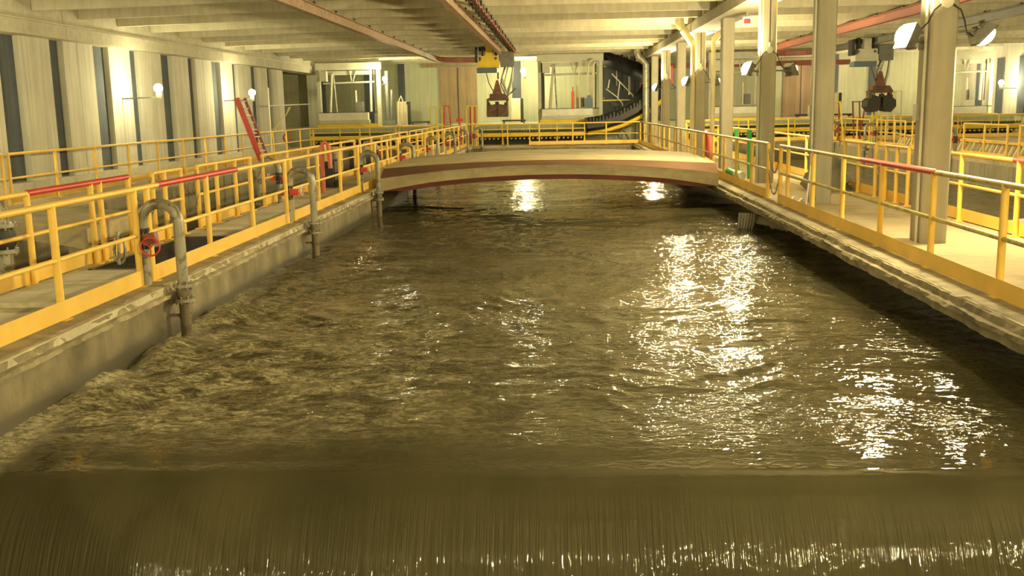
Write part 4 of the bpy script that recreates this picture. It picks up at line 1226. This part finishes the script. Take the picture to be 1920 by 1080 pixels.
# yellow and red ladder guards at the far end
def ladder_guard(name, label, x, y, z, w, h, m, legs=2, lean=0.0, rungs=2):
    root = thing(name, label, 'ladder guard', (x, y, z), 'ladder guards at the far end')
    for k in range(legs):
        xx = -w / 2 + w * k / (legs - 1)
        MB().bar((xx + lean * (1 if k == legs - 1 else -0.3), 0, 0), (xx, 0.1, h), 0.06, 0.06).build('stile', m, root)
    for r in range(rungs):
        z1 = h * (1 - r * 0.45) - 0.03
        MB().bar((-w / 2, 0.08, z1), (w / 2, 0.08, z1), 0.05, 0.05).build('rung', m, root)
    MB().bar((-w / 2, 0.02, 0.03), (w / 2, 0.02, 0.03), 0.05, 0.05).build('foot_bar', m, root)
    return root
ladder_guard('ladder_guard', 'yellow ladder guard at the far end, left of the red stand', -6.0, 50.4, 0.0, 0.55, 1.97, 'lemon', 3)
ladder_guard('ladder_guard.001', 'red ladder guard with white rungs left of the brown door joint', -5.50, 50.6, 0.0, 0.24, 2.0, 'red', 2, 0.14, 3)
ladder_guard('ladder_guard.002', 'yellow ladder guard at the left corner of the far railing', -4.22, 50.4, 0.0, 0.55, 1.98, 'lemon', 3)
ladder_guard('ladder_guard.003', 'red ladder guard inside the yellow one at the left corner of the far railing', -4.22, 50.7, 0.0, 0.2, 1.98, 'red', 2, 0.05, 3)
ladder_guard('ladder_guard.004', 'yellow ladder guard right of the second column at the far right', 12.55, 47.0, 0.0, 0.55, 1.83, 'lemon', 3, 0.2)
ladder_guard('ladder_guard.005', 'red ladder guard behind the yellow one right of the second column', 12.75, 47.6, 0.0, 0.4, 1.82, 'red_dull', 2)
ladder_guard('ladder_guard.006', 'red leaning ladder guard under the dark grab', 13.75, 47.2, 0.0, 0.6, 1.82, 'red_dull', 3, -0.3)
ladder_guard('ladder_guard.007', 'yellow ladder guard in front of the dark grab', 14.25, 46.2, 0.0, 0.42, 1.93, 'lemon', 3)
ladder_guard('ladder_guard.008', 'pale ladder guard between the dark grab and the nearest column', 15.5, 48.2, 0.0, 0.9, 2.25, 'pvc', 4)
tag(MB().tube([(-4.83, 50.3, 0), (-4.83, 50.3, 1.35)], 0.05, 10).tube([(-5.0, 50.3, 1.28), (-4.66, 50.3, 1.28)], 0.05, 8).tube([(-4.83, 50.3, 1.35), (-4.83, 50.3, 1.42)], 0.09, 10).build('hydrant', 'orange'), 'orange hydrant standing left of the far railing corner', 'hydrant')
# slatted trough guard on the right side
root = thing('slatted_guard', 'row of pale leaning slats beside the right channel, right of the nearest column', 'guard', (13.6, 29.5, 0))
for i in range(34):
    y = i * 0.36
    MB().bar((0.0, y, 0.04), (0.22, y + 0.10, 0.40), 0.07, 0.09).build('slat', 'pvc', root)
MB().box((0.16, -0.1, 0.40), (0.34, 12.2, 0.48)).build('cap_rail', 'yellow', root)
MB().box((-0.1, -0.1, 0.0), (0.3, 12.2, 0.05)).build('base_plate', 'yellow', root)

# ================================================================== LEFT WALKWAY THINGS
def ladder():
    root = thing('crane_ladder', 'red ladder leaning on the railing before the striped left wall', 'ladder', (-10.98, 37.2, 0.0))
    a = Vector((0, 0, 0)); b = Vector((-0.80, 0, 2.37))
    for s in (0.0, 1.0):
        off = Vector((0.16 * s, 0.46 * s, 0))
        MB().bar(a + off, b + off, 0.05, 0.20 if s == 0 else 0.10, (1, 0, 0.3)).build('stile', 'red_dull' if s else 'red', root)
    for i in range(9):
        p = a.lerp(b, 0.07 + i * 0.11)
        MB().tube([p, p + Vector((0.16, 0.46, 0))], 0.026, 8).build('rung', 'white', root)
ladder()
tag(MB().tube([(-12.7, 44.6, 2.12), (-12.45, 46.0, 2.14), (-11.6, 47.5, 2.18)], 0.03, 8).build('horizontal_pole', 'white'), 'white horizontal pole fixed beside the farther left wall floodlight', 'pole')
tag(MB().tube([(-12.6, 44.3, 0), (-12.6, 44.3, 2.9)], 0.03, 8).build('white_post', 'white'), 'white upright post beside the farther left wall floodlight', 'post')
mb = MB()
for k in range(3):
    mb.tube([(-12.15 + 0.05 * k, 45.8, 2.05), (-12.25, 45.7, 1.7), (-12.55 - 0.05 * k, 45.3, 1.25), (-12.72 - 0.08 * k, 45.1, 0.9), (-12.75 - 0.08 * k, 45.0, 0.06)], 0.02, 6)
tag(mb.build('hanging_rope', 'rope'), 'bundle of pale ropes draped from the horizontal pole to the floor', 'rope')
root = thing('hose_reel', 'rusty ring-shaped hose reel standing behind the left wall railing', 'hose reel', (-11.9, 44.4, 0))
MB().tube([(0.18 * math.cos(t), 0, 0.72 + 0.18 * math.sin(t)) for t in [2 * PI * k / 18 for k in range(18)]], 0.045, 8, closed=True).build('reel', 'red_dull', root)
MB().tube([(0, 0, 0), (0, 0, 1.12)], 0.03, 8).build('stand', 'rust', root)
# grating and loose slabs on the left walkway
def grating(name, label, x0, x1, y0, y1):
    root = thing(name, label, 'grating', (x0, y0, 0.0))
    w, l = x1 - x0, y1 - y0
    MB().box((0, 0, 0.001), (0.03, l, 0.03)).box((w - 0.03, 0, 0.001), (w, l, 0.03)).box((0, 0, 0.001), (w, 0.03, 0.03)).box((0, l - 0.03, 0.001), (w, l, 0.03)).build('frame', 'grey', root)
    g = MB()
    n = int(l / 0.07)
    for i in range(1, n): g.box((0.03, i * l / n - 0.008, 0.001), (w - 0.03, i * l / n + 0.008, 0.026))
    g.build('grating_bars', 'dark', root)
grating('floor_grating', 'dark barred floor grating on the left walkway behind the nearest gooseneck', -5.55, -4.75, 11.5, 14.6)
tag(MB().box((-5.6, 9.3, 0.001), (-4.7, 11.3, 0.05)).build('cover_slab', 'pale_slab'), 'pale concrete cover slab on the left walkway before the grating', 'slab')
tag(MB().box((-5.6, 6.4, 0.001), (-4.7, 8.8, 0.05)).build('cover_slab.001', 'pale_slab'), 'pale concrete cover slab on the left walkway nearest the viewpoint', 'slab')
tag(MB().box((-5.5, 15.6, 0.001), (-4.8, 20.5, 0.045)).build('cover_slab.002', 'pale_slab'), 'long pale cover slab on the left walkway past the second gooseneck', 'slab')
tag(MB().tube([(-5.35, 11.9, 0.02), (-5.35, 11.95, 0.42)], 0.02, 8).tube([(-5.35 + 0.07 * math.cos(t), 11.95 + 0.02 * math.sin(t), 0.2 + 0.17 * math.sin(t)) for t in [2 * PI * k / 14 for k in range(14)]], 0.02, 7, closed=True).build('hose_loop', 'galv'), 'small grey hose loop standing by the grating behind the red hand wheel', 'hose')
tag(MB().box((-5.62, 24.2, 0.001), (-5.38, 24.6, 0.62)).box((-5.60, 24.12, 0.08), (-5.40, 24.2, 0.56)).build('equipment_box', 'dark'), 'dark equipment box on the left walkway behind the third gooseneck', 'box')
tag(MB().tube([(-5.3, 22.6, 0.02), (-5.3, 22.6, 1.05), (-5.22, 22.6, 1.16), (-5.14, 22.6, 1.05), (-5.12, 22.6, 0.55)], 0.05, 10).build('hydrant_hose', 'pink'), 'pink-red hose hooked over on the left walkway before the bridge', 'hose')

# ================================================================== RIGHT WALKWAY THINGS
mb = MB()
mb.tube([(4.10, 23.75, 1.22), (4.12, 23.72, 0.9), (4.10, 23.55, 0.45), (4.12, 23.5, 0.25)], 0.045, 8)
mb.tube([(4.12, 22.2, 1.24), (4.12, 22.18, 0.7), (4.12, 22.1, 0.2)], 0.05, 8)
root = thing('green_hose', 'bright green hose hung over the right railing beside the bridge', 'hose', (4.1, 22.9, 0.0))
mb2 = MB(); mb2.v = [(x - 4.1 + 0.02, y - 22.9, z) for x, y, z in mb.v]; mb2.f = mb.f; mb2.sm = mb.sm
mb2.build('hanging_length', 'green', root)
MB().tube([(-0.02, 1.55, 0.22), (0.0, 0.6, 0.22)], 0.085, 12).build('roll', 'green', root)
MB().tube([(0.0, 0.6, 0.22), (0.0, -0.15, 0.22)], 0.09, 12).build('sleeve', 'white', root)
tag(MB().tube([(4.14, 28.5, 1.05), (4.14, 28.3, 0.75), (4.14, 28.4, 0.42), (4.16, 28.0, 0.40), (4.16, 27.9, 0.8), (4.15, 28.1, 1.04)], 0.075, 8, closed=True).build('fire_hose', 'pink'), 'pink-red hose folded over the right railing behind the bridge end', 'hose')
mb = MB()
for k in range(4):
    mb.tube([(4.55, 18.25 - 0.05 * k, 0.03 + 0.02 * k), (4.5, 18.1, 0.25 + 0.05 * k), (4.52, 18.0 + 0.03 * k, 0.62)], 0.022, 6)
tag(mb.build('tangled_rope', 'green'), 'green rope tangled at the foot of the second column', 'rope')
tag(MB().bar((4.25, 18.6, 0.03), (4.45, 19.3, 0.04), 0.05, 0.04).bar((4.3, 18.3, 0.03), (4.52, 18.9, 0.045), 0.05, 0.04).tube([(4.42, 18.2, 0.0), (4.48, 18.15, 0.7)], 0.02, 6).build('hand_tool', 'white'), 'white handled tools lying by the second column', 'tool')
root = thing('tarp_heap', 'grey-green draped tarpaulin heap at the outer railing behind the second column', 'tarpaulin', (5.6, 21.2, 0))
vs, fs = [], []
rngh = np.random.RandomState(3)
for j in range(8):
    for i in range(9):
        t = 2 * PI * i / 9
        rr = (0.42 * (1 - (j / 7) ** 1.6) + 0.03) * (1 + 0.18 * rngh.randn())
        vs.append((rr * math.cos(t), rr * math.sin(t) * 1.4, 0.001 + 0.82 * j / 7))
for j in range(7):
    for i in range(9): fs.append((j * 9 + i, j * 9 + (i + 1) % 9, (j + 1) * 9 + (i + 1) % 9, (j + 1) * 9 + i))
MB().add(vs, fs, True).build('cloth', 'rag', root)
# sodden rags caught on the right wall of the channel
def rags():
    root = thing('sodden_rags', 'grey sodden rags caught at the water line below the right curb', 'debris', (3.62, 19.2, -0.5))
    for k in range(6):
        y = 0.10 - k * 0.03
        x = -0.16 + 0.05 * k
        MB().tube([(x + 0.03, y, 0.22), (x, y, 0.25), (x - 0.02, y - 0.02, 0.14), (x - 0.04 - 0.005 * k, y - 0.04, -0.04)], [0.02, 0.03, 0.032, 0.02], 7).build('strand', 'rag', root)
    vs, fs = [], []
    r = np.random.RandomState(8)
    for i in range(14):
        for j in range(5):
            vs.append((0.14 + 0.022 * i + 0.02 * r.rand() - 0.015 * j, -i * 0.11, 0.22 - j * 0.035 + 0.012 * r.randn()))
    for i in range(13):
        for j in range(4): fs.append((i * 5 + j, i * 5 + j + 1, (i + 1) * 5 + j + 1, (i + 1) * 5 + j))
    o = MB().add(vs, fs, True).build('sheet', 'rag', root)
    o.modifiers.new('thickness', 'SOLIDIFY').thickness = 0.02
rags()

# ================================================================== WORLD
w = bpy.data.worlds.new('world')
S.world = w
w.use_nodes = True
w.node_tree.nodes['Background'].inputs['Color'].default_value = (1.0, 0.86, 0.5, 1)
w.node_tree.nodes['Background'].inputs['Strength'].default_value = 0.0
